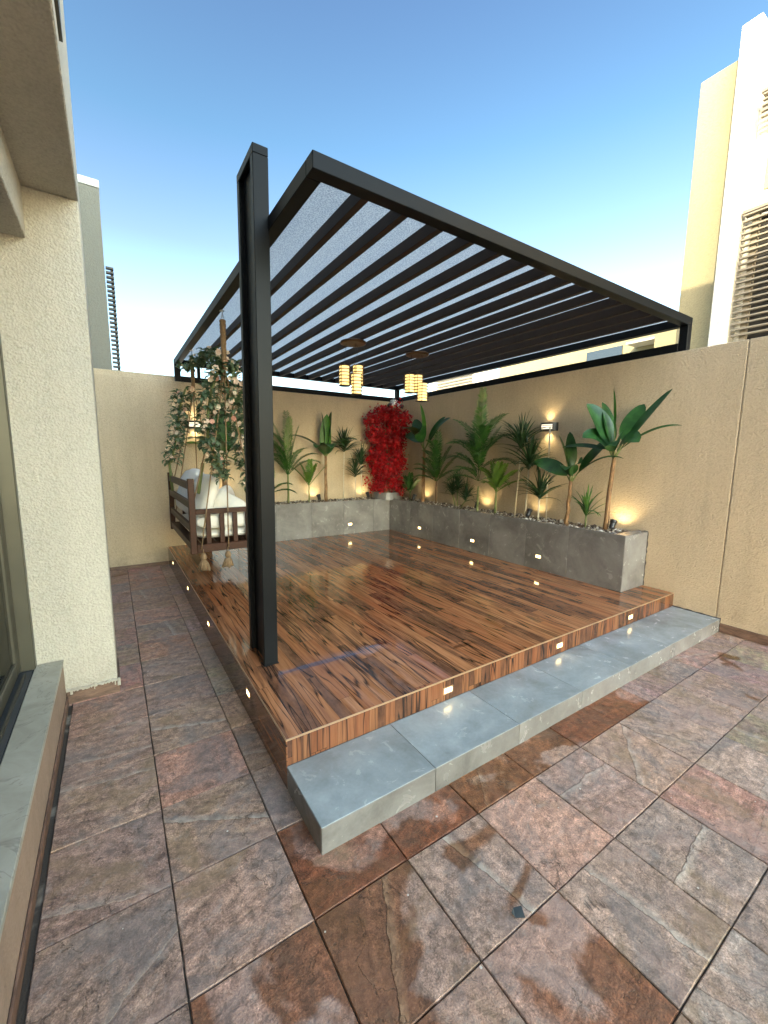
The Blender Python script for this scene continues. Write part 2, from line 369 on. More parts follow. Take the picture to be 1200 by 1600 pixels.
# ------------------------------------------------------------------ mesh helpers
class MB:
    def __init__(s): s.v = []; s.f = []; s.a = []; s.uv = []; s.mi = []
    def add(s, vs, fs, at=None, mi=0):
        o = len(s.v); s.v += [Vector(v) for v in vs]; s.f += [tuple(i + o for i in f) for f in fs]
        s.a += [at] * len(fs); s.mi += [mi] * len(fs); return s
    def box(s, x0, x1, y0, y1, z0, z1, bev=0.0, at=None, mi=0):
        if bev <= 0:
            vs = [(x, y, z) for z in (z0, z1) for y in (y0, y1) for x in (x0, x1)]
            return s.add(vs, [(0, 2, 3, 1), (4, 5, 7, 6), (0, 1, 5, 4), (2, 6, 7, 3), (0, 4, 6, 2), (1, 3, 7, 5)], at, mi)
        b = min(bev, (x1 - x0) * .45, (y1 - y0) * .45, (z1 - z0) * .45); vs = []; X = (x0, x1); Y = (y0, y1); Z = (z0, z1)
        # each corner -> 3 verts
        idx = {}
        for i in (0, 1):
            for j in (0, 1):
                for k in (0, 1):
                    sx = 1 if i == 0 else -1; sy = 1 if j == 0 else -1; sz = 1 if k == 0 else -1
                    c = (X[i], Y[j], Z[k]); idx[(i, j, k)] = len(vs)
                    vs += [(c[0], c[1] + sy * b, c[2] + sz * b), (c[0] + sx * b, c[1], c[2] + sz * b), (c[0] + sx * b, c[1] + sy * b, c[2])]
        I = lambda i, j, k, a: idx[(i, j, k)] + a
        fs = [(I(0,0,0,0), I(0,0,1,0), I(0,1,1,0), I(0,1,0,0)), (I(1,0,0,0), I(1,1,0,0), I(1,1,1,0), I(1,0,1,0)),
              (I(0,0,0,1), I(1,0,0,1), I(1,0,1,1), I(0,0,1,1)), (I(0,1,0,1), I(0,1,1,1), I(1,1,1,1), I(1,1,0,1)),
              (I(0,0,0,2), I(0,1,0,2), I(1,1,0,2), I(1,0,0,2)), (I(0,0,1,2), I(1,0,1,2), I(1,1,1,2), I(0,1,1,2))]
        for j in (0, 1):
            for k in (0, 1):
                fs.append((I(0,j,k,1), I(1,j,k,1), I(1,j,k,2), I(0,j,k,2)))
        for i in (0, 1):
            for k in (0, 1):
                fs.append((I(i,0,k,0), I(i,1,k,0), I(i,1,k,2), I(i,0,k,2)))
        for i in (0, 1):
            for j in (0, 1):
                fs.append((I(i,j,0,0), I(i,j,1,0), I(i,j,1,1), I(i,j,0,1)))
        for i in (0, 1):
            for j in (0, 1):
                for k in (0, 1): fs.append((I(i,j,k,0), I(i,j,k,1), I(i,j,k,2)))
        return s.add(vs, fs, at, mi)
    def tube(s, pts, rad, seg=8, at=None, caps=True):
        pts = [Vector(p) for p in pts]; n = len(pts)
        if not isinstance(rad, (list, tuple)): rad = [rad] * n
        vs = []; up = None
        for i, p in enumerate(pts):
            d = (pts[min(i + 1, n - 1)] - pts[max(i - 1, 0)]).normalized()
            if up is None:
                up = Vector((0, 0, 1)) if abs(d.z) < .9 else Vector((1, 0, 0))
            a = d.cross(up).normalized(); b = d.cross(a).normalized(); up = -b if False else up
            for k in range(seg):
                t = 2 * math.pi * k / seg; vs.append(p + (a * math.cos(t) + b * math.sin(t)) * rad[i])
        fs = [(i * seg + k, i * seg + (k + 1) % seg, (i + 1) * seg + (k + 1) % seg, (i + 1) * seg + k) for i in range(n - 1) for k in range(seg)]
        if caps: fs += [tuple(reversed(range(seg))), tuple(range((n - 1) * seg, n * seg))]
        return s.add(vs, fs, at)
    def lathe(s, prof, seg=20, c=(0, 0, 0), mi=0):
        vs = []; n = len(prof)
        for r, z in prof:
            for k in range(seg):
                t = 2 * math.pi * k / seg; vs.append((c[0] + r * math.cos(t), c[1] + r * math.sin(t), c[2] + z))
        fs = [(i * seg + k, i * seg + (k + 1) % seg, (i + 1) * seg + (k + 1) % seg, (i + 1) * seg + k) for i in range(n - 1) for k in range(seg)]
        if prof[0][0] > 0: fs.append(tuple(reversed(range(seg))))
        if prof[-1][0] > 0: fs.append(tuple(range((n - 1) * seg, n * seg)))
        return s.add(vs, fs, None, mi)
    def build(s, name, mat, parent=None, smooth=False, recalc=True, mats=None):
        me = bpy.data.meshes.new(name); org = Vector(parent.get('org', (0, 0, 0))) if parent else Vector((0, 0, 0))
        me.from_pydata([v - org for v in s.v], [], s.f)
        me.materials.append(mat)
        for m in (mats or []): me.materials.append(m)
        if mats: me.polygons.foreach_set('material_index', s.mi)
        if any(a is not None for a in s.a):
            at = me.color_attributes.new('rnd', 'FLOAT_COLOR', 'CORNER'); li = 0
            for poly, a in zip(me.polygons, s.a):
                for l in poly.loop_indices: at.data[l].color = (*(a or (0, 0, 0)), 1)
        if recalc:
            import bmesh
            bm = bmesh.new(); bm.from_mesh(me); bmesh.ops.recalc_face_normals(bm, faces=bm.faces); bm.to_mesh(me); bm.free()
        if smooth: me.polygons.foreach_set('use_smooth', [True] * len(me.polygons))
        me.update()
        o = bpy.data.objects.new(name, me); COL.objects.link(o)
        if parent: o.parent = parent; o['org'] = tuple(org)
        return o

def tag(o, label=None, cat=None, group=None, kind=None):
    if label: o['label'] = label
    if cat: o['category'] = cat
    if group: o['group'] = group
    if kind: o['kind'] = kind
    return o
def thing(name, loc, label, cat, group=None):
    o = bpy.data.objects.new(name, None); COL.objects.link(o); o.location = loc; o['org'] = tuple(loc)
    o.empty_display_size = .1
    return tag(o, label, cat, group)
def copy_tree(src, loc, label, rz=None):
    r = src.copy(); COL.objects.link(r); r.location = loc; r['label'] = label
    if rz is not None: r.rotation_euler = (0, 0, rz)
    for ch in list(src.children):
        c = ch.copy(); COL.objects.link(c); c.parent = r
        for gch in ch.children:
            d = gch.copy(); COL.objects.link(d); d.parent = c
    return r

# ------------------------------------------------------------------ ground and paving
o = MB().add([(-300, -300, -.03), (300, -300, -.03), (300, 300, -.03), (-300, 300, -.03)], [(0, 1, 2, 3)]).build('ground', M_sand); tag(o, kind='structure')
o = MB().box(-.55, XW + .02, -4, YW + .02, -.025, -.010).build('paving_bed', M_bed); tag(o, kind='structure')

G1 = ((.25, .205, .185), (.20, .165, .16))
TI = {  # (i, j): tint, tint2, (ridge angle, offset, strength), wet
 (0, 3): ((.155, .115, .10), (.20, .16, .12), (.17, .50, .9), .0), (0, 2): ((.19, .14, .125), (.26, .20, .17), (.3, .5, .0), .0),
 (0, 1): ((.25, .18, .165), (.28, .21, .185), (.3, .5, .0), .54), (0, 4): ((.23, .125, .095), (.28, .165, .13), (.3, .5, .0), .0),
 (0, 5): ((.16, .125, .105), (.22, .17, .125), (.2, .42, .8), .2), (0, 6): ((.19, .14, .12), (.17, .13, .12), (.3, .5, .0), .0),
 (0, 7): ((.15, .12, .11), (.19, .155, .14), (.2, .6, .3), .0), (0, 8): ((.21, .125, .095), (.24, .15, .11), (.3, .5, .0), .1),
 (-1, 6): ((.175, .115, .10), (.20, .14, .12), (.3, .5, .0), .0), (-1, 5): ((.155, .115, .105), (.18, .14, .12), (.22, .3, .5), .0),
 (-1, 4): ((.16, .12, .115), (.22, .18, .15), (.22, .8, .5), .0), (-1, 3): ((.165, .125, .12), (.14, .11, .105), (.2, .15, .5), .0),
 (-1, 2): ((.14, .11, .105), (.19, .16, .14), (.35, .25, .4), .0), (-1, 1): ((.17, .14, .13), (.13, .105, .10), (.2, .4, .2), .2),
 (1, 3): ((.15, .13, .125), (.2, .155, .13), (.2, .7, .2), .38), (1, 4): ((.17, .13, .105), (.12, .09, .07), (.2, .2, .5), .35),
 (1, 2): ((.21, .105, .075), (.17, .09, .068), (.3, .5, .0), 0.57), (1, 1): ((.165, .135, .125), (.20, .16, .145), (.93, .46, .95), .56),
 (1, 0): ((.25, .19, .16), (.17, .13, .12), (.2, .7, .5), .5),
 (2, 2): ((.24, .12, .078), (.21, .105, .072), (.3, .5, .0), 0.57), (2, 1): ((.19, .165, .16), (.22, .18, .16), (.03, .55, 1.), .45),
 (3, 2): ((.19, .12, .08), (.25, .18, .12), (.9, .5, .6), 0.57), (3, 1): ((.36, .235, .19), (.30, .21, .18), (.3, .5, .0), .0),
 (2, 0): ((.30, .205, .17), (.24, .175, .16), (.3, .5, .0), .545), (3, 0): ((.21, .185, .17), (.25, .205, .18), (.02, .47, 1.), .0),
 (4, 2): ((.26, .19, .15), (.18, .13, .10), (.2, .5, .3), 0.57), (4, 1): ((.27, .20, .18), (.22, .18, .175), (.75, .35, .5), .0),
 (4, 0): ((.19, .18, .175), (.23, .20, .18), (.77, .5, .75), .0), (5, 1): ((.30, .225, .18), (.26, .205, .17), (.85, .42, .5), .0),
 (5, 0): ((.29, .165, .14), (.25, .155, .14), (.77, .8, .2), .34), (5, 2): ((.22, .11, .08), (.18, .095, .07), (.2, .5, .0), 0.63),
 (6, 2): ((.24, .12, .085), (.2, .11, .08), (.2, .5, .0), 0.60), (6, 1): ((.20, .185, .185), (.27, .22, .19), (.6, .7, .3), .35),
 (6, 0): ((.22, .20, .19), (.26, .225, .2), (.77, .6, .2), .0), (7, 1): ((.28, .225, .2), (.24, .195, .18), (.77, .5, .2), .2),
 (2, -1): ((.26, .185, .16), (.2, .155, .15), (.3, .5, .0), .3), (4, -1): ((.18, .165, .16), (.22, .19, .17), (.8, .5, .5), .0),
}
def make_paving():
    rs = random.Random(3); vs = []; fs = []; data = []
    X0, T = .085, .4; Y0 = .355; gp = .0022; bv = .003
    for i in range(-2, 12):
        for j in range(-10, 17):
            x0 = X0 + i * T; x1 = x0 + T; y0 = Y0 + j * T; y1 = y0 + T
            lo = -.318 if y0 < 3.1 else -.53
            fx0 = max(x0, lo); fx1 = min(x1, XW - .012); fy0 = y0; fy1 = min(y1, YW - .012)
            if fx1 - fx0 < .02 or fy1 - fy0 < .02: continue
            if x0 > XS0 + .05 and y0 > YS0 + .03: continue
            t = TI.get((i, j))
            if t is None:
                a = rs.choice([(.22, .175, .155), (.20, .168, .158), (.25, .185, .155), (.18, .145, .13), (.235, .195, .175), (.255, .205, .18)])
                b = tuple(min(.4, c * rs.uniform(.75, 1.25)) for c in a)
                t = (a, b, (rs.choice([.77, .8, .2, .02, .55]), rs.uniform(.25, .75), rs.choice([0, 0, .3, .6])), rs.choice([0, 0, .3, .42]))
                if x0 > 2.9 and j >= 1: t = (t[0], t[1], t[2], max(t[3], .42))
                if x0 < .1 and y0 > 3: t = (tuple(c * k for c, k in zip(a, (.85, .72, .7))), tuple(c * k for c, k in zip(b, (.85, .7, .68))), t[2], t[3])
            hz = rs.uniform(-.0012, .0012); tl = [rs.uniform(-.0008, .0008) for _ in range(4)]
            a0, a1, b0, b1 = fx0 + gp, fx1 - gp, fy0 + gp, fy1 - gp
            k = len(vs)
            # slightly wavy edges: 6 points per side
            ring = []
            N = 6
            for (p, q) in (((a0, b0), (a1, b0)), ((a1, b0), (a1, b1)), ((a1, b1), (a0, b1)), ((a0, b1), (a0, b0))):
                for m in range(N):
                    u = m / N; ring.append((p[0] + (q[0] - p[0]) * u, p[1] + (q[1] - p[1]) * u))
            cx_, cy_ = (a0 + a1) / 2, (b0 + b1) / 2; n = len(ring)
            j1 = [rs.uniform(-.0014, .0010) for _ in ring]
            for (z, ins) in ((-.012, 0), (hz - bv, 0), (hz, bv)):
                for m, (x, y) in enumerate(ring):
                    dx = x - cx_; dy = y - cy_; L = math.hypot(dx, dy); e = (ins - j1[m]) / L
                    vs.append((x - dx * e, y - dy * e, z + (tl[m // N] if z > -.01 else 0)))
            for lv in range(2):
                for m in range(n): fs.append((k + lv * n + m, k + lv * n + (m + 1) % n, k + (lv + 1) * n + (m + 1) % n, k + (lv + 1) * n + m)); data.append((t, x0, y0, rs_i := i * 31 + j))
            fs.append(tuple(k + 2 * n + m for m in range(n))); data.append((t, x0, y0, i * 31 + j))
    me = bpy.data.meshes.new('paving'); me.from_pydata(vs, [], fs); me.materials.append(M_pave)
    me.uv_layers.new(name='UVMap')
    for nm in ('tint', 'tint2', 'par', 'par2'): me.color_attributes.new(nm, 'FLOAT_COLOR', 'CORNER')
    A = {nm: me.color_attributes[nm] for nm in ('tint', 'tint2', 'par', 'par2')}; uv = me.uv_layers['UVMap']
    for poly, (t, x0, y0, rid) in zip(me.polygons, data):
        rr = (math.sin(rid * 12.9898) * 43758.5453) % 1
        for l in poly.loop_indices:
            v = vs[me.loops[l].vertex_index]
            uv.data[l].uv = ((v[0] - x0) / T, (v[1] - y0) / T)
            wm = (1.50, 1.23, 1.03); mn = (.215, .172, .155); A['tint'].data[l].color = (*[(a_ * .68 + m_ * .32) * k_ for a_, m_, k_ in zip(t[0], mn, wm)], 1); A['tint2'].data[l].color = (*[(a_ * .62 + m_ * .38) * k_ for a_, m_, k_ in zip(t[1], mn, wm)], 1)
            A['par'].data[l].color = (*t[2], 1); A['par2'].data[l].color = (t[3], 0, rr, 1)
    o = bpy.data.objects.new('paving', me); COL.objects.link(o); tag(o, kind='structure')
make_paving()

# small drain weed by the joint, fallen bits: dark leaf curl on paving
b = MB(); b.add([(1.075, .775, .006), (1.10, .755, .012), (1.115, .785, .02), (1.09, .80, .012), (1.07, .79, .015)], [(0, 1, 2), (0, 2, 3), (0, 3, 4)])
o = b.build('fallen_leaf', simple('dry_leaf', (.03, .04, .045), .6), recalc=False); tag(o, 'small curled dark leaf lying on the paving joint in the foreground', 'leaf')

# ------------------------------------------------------------------ boundary walls
t = thing('boundary_wall', (XW + .1, 1, 0), 'long beige stucco garden wall on the right behind the planter', 'wall')
YJ = 1.39
MB().box(XW, XW + .2, YJ + .004, YW + .3, -.02, HW, .004).box(XW, XW + .2, -6, YJ - .004, -.02, HW, .004).box(XW + .008, XW + .19, YJ - .01, YJ + .01, 0, HW - .01).build('wall_panel', M_wall, t)
MB().box(XW - .012, XW - .0005, -6, YS0 - .002, 0, .085, .003).build('skirting', M_skirt, t)
t = thing('boundary_wall', (1, YW + .1, 0), 'beige stucco garden wall at the back with stepped coping behind the swing', 'wall')
MB().box(-2, XW - .001, YW, YW + .3, -.02, HW, .004).build('wall_panel', M_wall, t)
MB().box(-2, XW + .2, YW + .11, YW + .29, HW + .001, HW + .085, .004).build('coping', M_wall, t)
MB().box(-.6, XS0 - .002, YW - .012, YW - .0005, 0, .05, .003).build('skirting', M_skirt, t)

# ------------------------------------------------------------------ own house on the left
XC, YC, ZC = -.064, 3.169, 3.055
t = thing('villa', (-2, 2, 0), 'cream textured stucco villa on the left with overhanging upper floor and sliding door', 'house')
MB().box(-.85, XC, YC, YC + .34, .075, ZC - .001, .006).build('pillar', M_col, t)
MB().box(-.34, XC + .010, YC - .010, YC + .35, 0, .088, .003).build('skirting', M_skirt, t)
b = MB(); rs = random.Random(31); xx = -.34
while xx < XC + .008:
    ww = rs.uniform(.004, .013); hh = rs.uniform(.0, .010) + (.022 if rs.random() < .16 else 0) + (.035 if xx > XC - .006 else 0)
    b.box(xx, xx + ww, YC - .0135 - rs.uniform(0, .002), YC - .0005, .0885 - hh, .0885 + rs.uniform(.006, .016), .001); xx += ww + .0002
b.build('plaster_edge', M_col, t)
MB().box(-6, XC, -9, YC + .34, ZC, 7.5, .006).build('upper_floor_wall', M_col, t)
MB().box(-.82, -.317, -9, YC - .001, 2.781, ZC - .001, .005).build('lintel', M_col, t)
MB().box(-6, -.52, YC + .345, YW + 4, -.02, 7.48).box(-6, -1.1, YW + 4.01, 14, -.02, 6.3).build('rear_wall_and_shade_block', M_col, t)  # second block is unseen, added to shade the grey villa behind
MB().box(-6, -.9, -9, YC + .33, 0, .28).box(-6, -.9, -9, YC + .33, 2.8, 3.05).box(-4.2, -4, -9, YC + .33, .28, 2.8).box(-4, -.86, YC + .1, YC + .33, .28, 2.8).build('interior_wall', simple('interior_paint', (.35, .33, .28), .8), t)
so_ = MB().box(-.475, -.343, -9, YC - .002, 0, .285, .004).build('door_sill', M_plasterpink, t)
MB().box(-.475, -.338, -9, YC - .003, .2855, .308, .004).build('sill_slab', M_sill, so_)
MB().box(-.3425, -.332, -9, YC - .002, 0, .055, .003).build('skirting', M_skirt, t)
fr = MB().box(-.59, -.477, -9, YC - .004, .27, .300, .004).build('door_track', M_aluD, t)
MB().box(-.515, -.505, -9, YC - .12, .3005, .318).box(-.56, -.55, -9, YC - .12, .3005, .318).build('track_rail', M_alu, fr)
jb = MB().box(-.59, -.468, YC - .055, YC - .003, .3003, 2.78, .004).build('door_jamb', M_alu, t)
sa = MB().box(-.57, -.535, YC - .15, YC - .0565, .32, 2.75, .004).box(-.57, -.535, -2, YC - .151, .32, .40, .004).box(-.57, -.535, -2, YC - .151, 2.67, 2.75, .004).box(-.572, -.533, 1.05, 1.13, .401, 2.669).build('door_sash', M_alu, t)
MB().box(-.556, -.549, 1.131, YC - .151, .401, 2.669).box(-.556, -.549, -2, 1.049, .401, 2.669).build('door_glass', M_pane, sa)
uw_ = MB().box(XC - .02, XC + .012, -3, 2.25, 3.20, 3.24).box(XC - .02, XC + .012, 2.21, 2.25, 3.2405, 5.6).box(XC - .02, XC + .012, -3, 2.209, 5.56, 5.6).box(XC - .02, XC + .012, .4, .44, 3.2405, 5.559).build('upper_window', M_alu, t)
MB().box(XC + .001, XC + .005, -3, 2.209, 3.241, 5.559).build('window_glass', M_farglass, uw_)

# ------------------------------------------------------------------ deck and step
t = thing('raised_deck', (2.6, 4.2, 0), 'raised glossy wood look tiled deck filling the courtyard corner', 'deck')
MB().box(XS0 + .008, XW - .001, YS1 + .008, YW - .001, -.01, HD - .012).build('deck_core', M_grout, t)
MB().box(XS0 + .004, XW - .002, YS1 + .004, YW - .002, HD - .011, HD, .001).build('deck_top', M_woodtop, t)
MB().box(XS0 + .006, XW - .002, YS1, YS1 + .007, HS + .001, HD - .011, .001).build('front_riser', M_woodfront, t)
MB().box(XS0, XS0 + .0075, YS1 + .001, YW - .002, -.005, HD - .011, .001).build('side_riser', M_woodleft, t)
MB().box(XS0 - .001, XW - .002, YS1 - .0015, YS1 + .0035, HD - .0085, HD + .0012, .001).box(XS0 - .0015, XS0 + .0035, YS1 + .004, YW - .002, HD - .0085, HD + .0012, .001).build('edge_trim', M_trim, t)
def puddle():
    g = NG('water_film'); t_ = g.t; p = g.pos()
    tr = t_.nodes.new('ShaderNodeBsdfTransparent'); tr.inputs[0].default_value = (.99, .99, .98, 1)
    gl = t_.nodes.new('ShaderNodeBsdfGlossy'); gl.inputs['Roughness'].default_value = .0
    nb = g.bump(g.noise(p, 9, 2), .012, .02); t_.links.new(nb, gl.inputs['Normal'])
    fr = t_.nodes.new('ShaderNodeFresnel'); fr.inputs[0].default_value = 1.40; mx = t_.nodes.new('ShaderNodeMixShader')
    t_.links.new(g.math('MULTIPLY', fr.outputs[0], 1.3), mx.inputs[0]); t_.links.new(tr.outputs[0], mx.inputs[1]); t_.links.new(gl.outputs[0], mx.inputs[2])
    t_.links.new(mx.outputs[0], t_.nodes['Material Output'].inputs[0])
    b = MB(); rs = random.Random(12)
    for (cx_, cy_, a, c_) in ((1.04, 2.34, .27, .026), (1.50, 2.36, .10, .018), (2.02, 2.03, .10, .02)):
        n = 40; ph = [rs.uniform(0, 6.28) for _ in range(4)]; vs = [(cx_, cy_, HD + .0014)]
        for k in range(n):
            th = 2 * math.pi * k / n; r = 1 + .16 * math.sin(2 * th + ph[0]) + .12 * math.sin(3 * th + ph[1]) + .08 * math.sin(5 * th + ph[2]) + .05 * math.sin(9 * th + ph[3])
            vs.append((cx_ + a * r * math.cos(th), cy_ + c_ * r * math.sin(th), HD + .0014))
        b.add(vs, [(0, k + 1, (k + 1) % n + 1) for k in range(n)])
    o = b.build('water_puddle', g.m, recalc=False); tag(o, kind='structure')
puddle()
rs = random.Random(11)
def rr(): return (rs.random(), rs.random(), rs.random())
t = thing('entry_step', (2.6, 1.55, 0), 'long grey tiled step along the front of the wooden deck', 'step')
MB().box(XS0 + .006, XW - .002, YS0 + .006, YS1 - .001, -.01, HS - .006).build('step_core', M_grout, t)
b = MB(); b2 = MB(); xe = [XS0, 1.2, 1.81, 2.42, 3.03, 3.64, 4.25, XW - .002]
for i in range(len(xe) - 1):
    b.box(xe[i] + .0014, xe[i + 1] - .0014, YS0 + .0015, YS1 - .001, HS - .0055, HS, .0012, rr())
    b2.box(xe[i] + .0014, xe[i + 1] - .0014, YS0, YS0 + .0055, -.004, HS - .002, .001, rr())
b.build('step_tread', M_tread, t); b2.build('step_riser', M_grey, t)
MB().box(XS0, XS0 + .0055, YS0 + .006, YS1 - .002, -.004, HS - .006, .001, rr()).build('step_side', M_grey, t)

def ragged(pts, r, name, parent, seed=1):
    rs = random.Random(seed); b = MB(); P = []
    for i in range(len(pts) - 1):
        a, c = Vector(pts[i]), Vector(pts[i + 1]); n = max(2, int((c - a).length / .03))
        for k in range(n): P.append(a.lerp(c, k / n) + Vector((rs.uniform(-.002, .002), rs.uniform(-.003, .003), rs.uniform(-.003, .003))))
    P.append(Vector(pts[-1]))
    b.tube(P, [r * rs.uniform(.35, 1.3) for _ in P], 5); return b.build(name, M_grout, parent)
ragged([(XW - .003, YS1 - .004, HS + .003), (XW - .003, YS0 - .004, HS + .003), (XW - .003, YS0 - .004, 0)], .008, 'sealant', t, 2)
# ------------------------------------------------------------------ planters
def planter(name, loc, label, core, slabs):
    t = thing(name, loc, label, 'planter')
    b = MB(); [b.box(*c) for c in core]; b.build('planter_core', M_grout, t)
    b = MB(); [b.box(*c, .0015, rr()) for c in slabs]; b.build('tile_cladding', M_grey, t)
    return t
ye = [YP, 2.65, 3.22, 3.80, 4.39, 4.99, 5.59, YB + .002]
sl_ = [(XP, XP + .006, ye[i] + .0018, ye[i + 1] - .0018, HD + .001, HP - .001) for i in range(len(ye) - 1)]
sl_ += [(XP + .0065, XW - .001, YP, YP + .006, HD + .001, HP - .001)]
sl_ += [(XP, XP + .035, ye[i] + .0018, ye[i + 1] - .0018, HP - .0005, HP + .006) for i in range(len(ye) - 1)] + [(XP + .0355, XW - .001, YP, YP + .11, HP - .0005, HP + .006)]
planter('planter_box', (4.43, 4.1, HD), 'long grey tiled raised planter along the right wall', [(XP + .006, XP + .04, YP + .006, YB, HD, HP - .0006), (XP + .04, XW, YP + .006, YP + .10, HD, HP - .0006), (XP + .04, XW, YP + .1, YW, HD, HP - .06)], sl_)
ragged([(XW - .003, YP - .003, HD + .004), (XW - .003, YP - .003, HP + .006), (XW - .003, YP + .10, HP + .008)], .006, 'sealant', S.objects['planter_box'], 3)
xb = [1.12, 1.49, 2.08, 2.67, 3.26, 3.85, XP - .001]
sl_ = [(xb[i] + .0018, xb[i + 1] - .0018, YB, YB + .006, HD + .001, HP - .001) for i in range(len(xb) - 1)] + [(xb[i] + .0018, xb[i + 1] - .0018, YB, YB + .035, HP - .0005, HP + .006) for i in range(len(xb) - 1)]
sl_ += [(1.12, 1.126, YB + .0065, YW - .001, HD + .001, HP - .001)]
planter('planter_box', (2.7, 6.4, HD), 'grey tiled raised planter against the back wall', [(1.126, XP, YB + .006, YB + .04, HD, HP - .0006), (1.126, XP + .04, YB + .04, YW, HD, HP - .06)], sl_)

# pebbles
def pebbles():
    rs = random.Random(5); b = MB()
    base = [(1, 0, 0), (0, 1, 0), (-1, 0, 0), (0, -1, 0), (0, 0, 1), (0, 0, -1), (.62, .62, .4), (-.62, .62, .4), (-.62, -.62, .4), (.62, -.62, .4)]
    F = [(4, 6, 7), (4, 7, 8), (4, 8, 9), (4, 9, 6), (6, 0, 1), (6, 1, 7), (7, 1, 2), (7, 2, 8), (8, 2, 3), (8, 3, 9), (9, 3, 0), (9, 0, 6), (0, 5, 1), (1, 5, 2), (2, 5, 3), (3, 5, 0)]
    for k in range(5200):
        if rs.random() < .56: x = rs.uniform(XP + .045, XW - .01); y = rs.uniform(YP + .12, YW - .01)
        else: x = rs.uniform(1.16, XW - .01); y = rs.uniform(YB + .045, YW - .01)
        s = rs.uniform(.010, .024); a = rs.uniform(0, 6.28); ca, sa = math.cos(a) , math.sin(a)
        sx, sy, sz = s * rs.uniform(.8, 1.3), s * rs.uniform(.6, 1), s * rs.uniform(.45, .8)
        z = HP - .025 + rs.uniform(-.01, .022)
        b.add([(x + (p[0] * sx * ca - p[1] * sy * sa), y + (p[0] * sx * sa + p[1] * sy * ca), z + p[2] * sz) for p in base], F, (rs.random(), 0, 0))
    b.box(XP + .04, XW - .001, YP + .1, YW - .001, HP - .059, HP - .028, 0, (.3, 0, 0)); b.box(1.13, XP + .04, YB + .04, YW - .001, HP - .059, HP - .0285, 0, (.3, 0, 0))
    o = b.build('pebbles', M_peb, recalc=False); tag(o, 'brown and white decorative pebbles filling the grey planters', 'pebbles', kind='stuff')
pebbles()

# recessed lights
def rec_light():
    t = thing('recessed_light', (0, 0, 0), 'x', 'step light', 'recessed warm lights in the risers and planters')
    b = MB()   # faces -Y locally, 62 x 30 mm
    b.box(-.040, .040, -.003, .004, .015, .022, .001).box(-.040, .040, -.003, .004, -.022, -.015, .001).box(-.040, -.031, -.003, .004, -.0149, .0149, .001).box(.031, .040, -.003, .004, -.0149, .0149, .001)
    b.build('bezel', M_trim, t)
    MB().box(-.0305, .0305, -.0015, .003, -.0145, .0145).build('lens', M_led, t)
    return t
rl = rec_light(); first = True
LL = [((1.629, YS1 - .0005, .187), 0, 'glowing light in the deck riser above the step, nearest the step left end'),
      ((2.755, YS1 - .0005, .187), 0, 'glowing light in the deck front riser halfway along the grey step'),
      ((3.811, YS1 - .0005, .187), 0, 'glowing light in the deck front riser closest to the right wall'),
      ((XS0 - .0005, 2.411, .16), -90, 'glowing light in the deck left side beside the black post'),
      ((XS0 - .0005, 3.65, .16), -90, 'glowing light in the deck left side, second one back from the post'),
      ((XS0 - .0005, 4.80, .155), -90, 'glowing light in the deck left side just in front of the swing'),
      ((XS0 - .0005, 6.10, .145), -90, 'glowing light in the deck left side nearest the back wall'),
      ((3.379, YB - .0005, .43), 0, 'glowing light in the back planter face left of the inner corner'),
      ((XP - .0005, 5.324, .425), -90, 'glowing light in the right planter face nearest the inner corner'),
      ((XP - .0005, 4.114, .425), -90, 'glowing light in the middle of the right planter face'),
      ((XP - .0005, 3.024, .425), -90, 'glowing light in the right planter face closest to the viewer')]
for loc, rz, lab in LL:
    if first: rl.location = loc; rl.rotation_euler = (0, 0, R_(rz)); rl['label'] = lab; first = False
    else: copy_tree(rl, loc, lab, R_(rz))

# ------------------------------------------------------------------ pergola
PX0, PX1, PY0, PY1, PZ0, PZ1 = .83, 4.74, 1.865, 6.775, 2.865, 2.94; bw = .075
t = thing('pergola', (2.8, 4.3, HD), 'large black metal pergola with brown slats and frosted roof panels over the deck', 'pergola')
MB().box(PX0, PX1, PY0, PY0 + bw, PZ0, PZ1, .003).build('front_beam', M_black, t)
MB().box(PX0, PX0 + bw, PY0 + bw + .0005, PY1 - bw - .0005, PZ0, PZ1, .003).build('side_beam', M_black, t)
MB().box(PX1 - bw, PX1, PY0 + bw + .0005, PY1 - bw - .0005, PZ0, PZ1, .003).build('side_beam', M_black, t)
MB().box(PX0, PX1, PY1 - bw, PY1, PZ0, PZ1, .003).build('back_beam', M_black, t)
LZ0 = HW + .003; LZ1 = LZ0 + .08
MB().box(PX0 + bw + .001, PX1 - bw - .001, PY1 - bw, PY1, LZ0, LZ1, .003).build('wall_rail', M_black, t)
MB().box(PX1 - bw, PX1, PY0 + bw + .0005, PY1 - bw - .001, LZ0, LZ1, .003).build('wall_rail', M_black, t)
for (x, y) in ((PX0, PY1 - bw), (PX1 - bw, PY0), (PX1 - bw, PY1 - bw)):
    MB().box(x, x + bw, y, y + bw, LZ0, PZ0 - .0005, .003).build('corner_stub', M_black, t)
MB().box(1.13, 1.17, PY1 - bw + .01, PY1 - .01, LZ1 + .001, PZ0 - .001, .002).build('corner_stub', M_black, t)
for k in range(14):
    x = 1.122 + .2475 * k
    MB().box(x, x + .042, PY0 + bw + .0005, PY1 - bw - .0005, PZ0 + .001, PZ1 - .001, .002).build('slat', M_slat, t)
MB().box(PX0 + bw - .03, PX1 - bw + .03, PY0 + bw - .03, PY1 - bw - .0005, PZ1 + .0005, PZ1 + .0065).build('roof_sheet', M_roof, t)

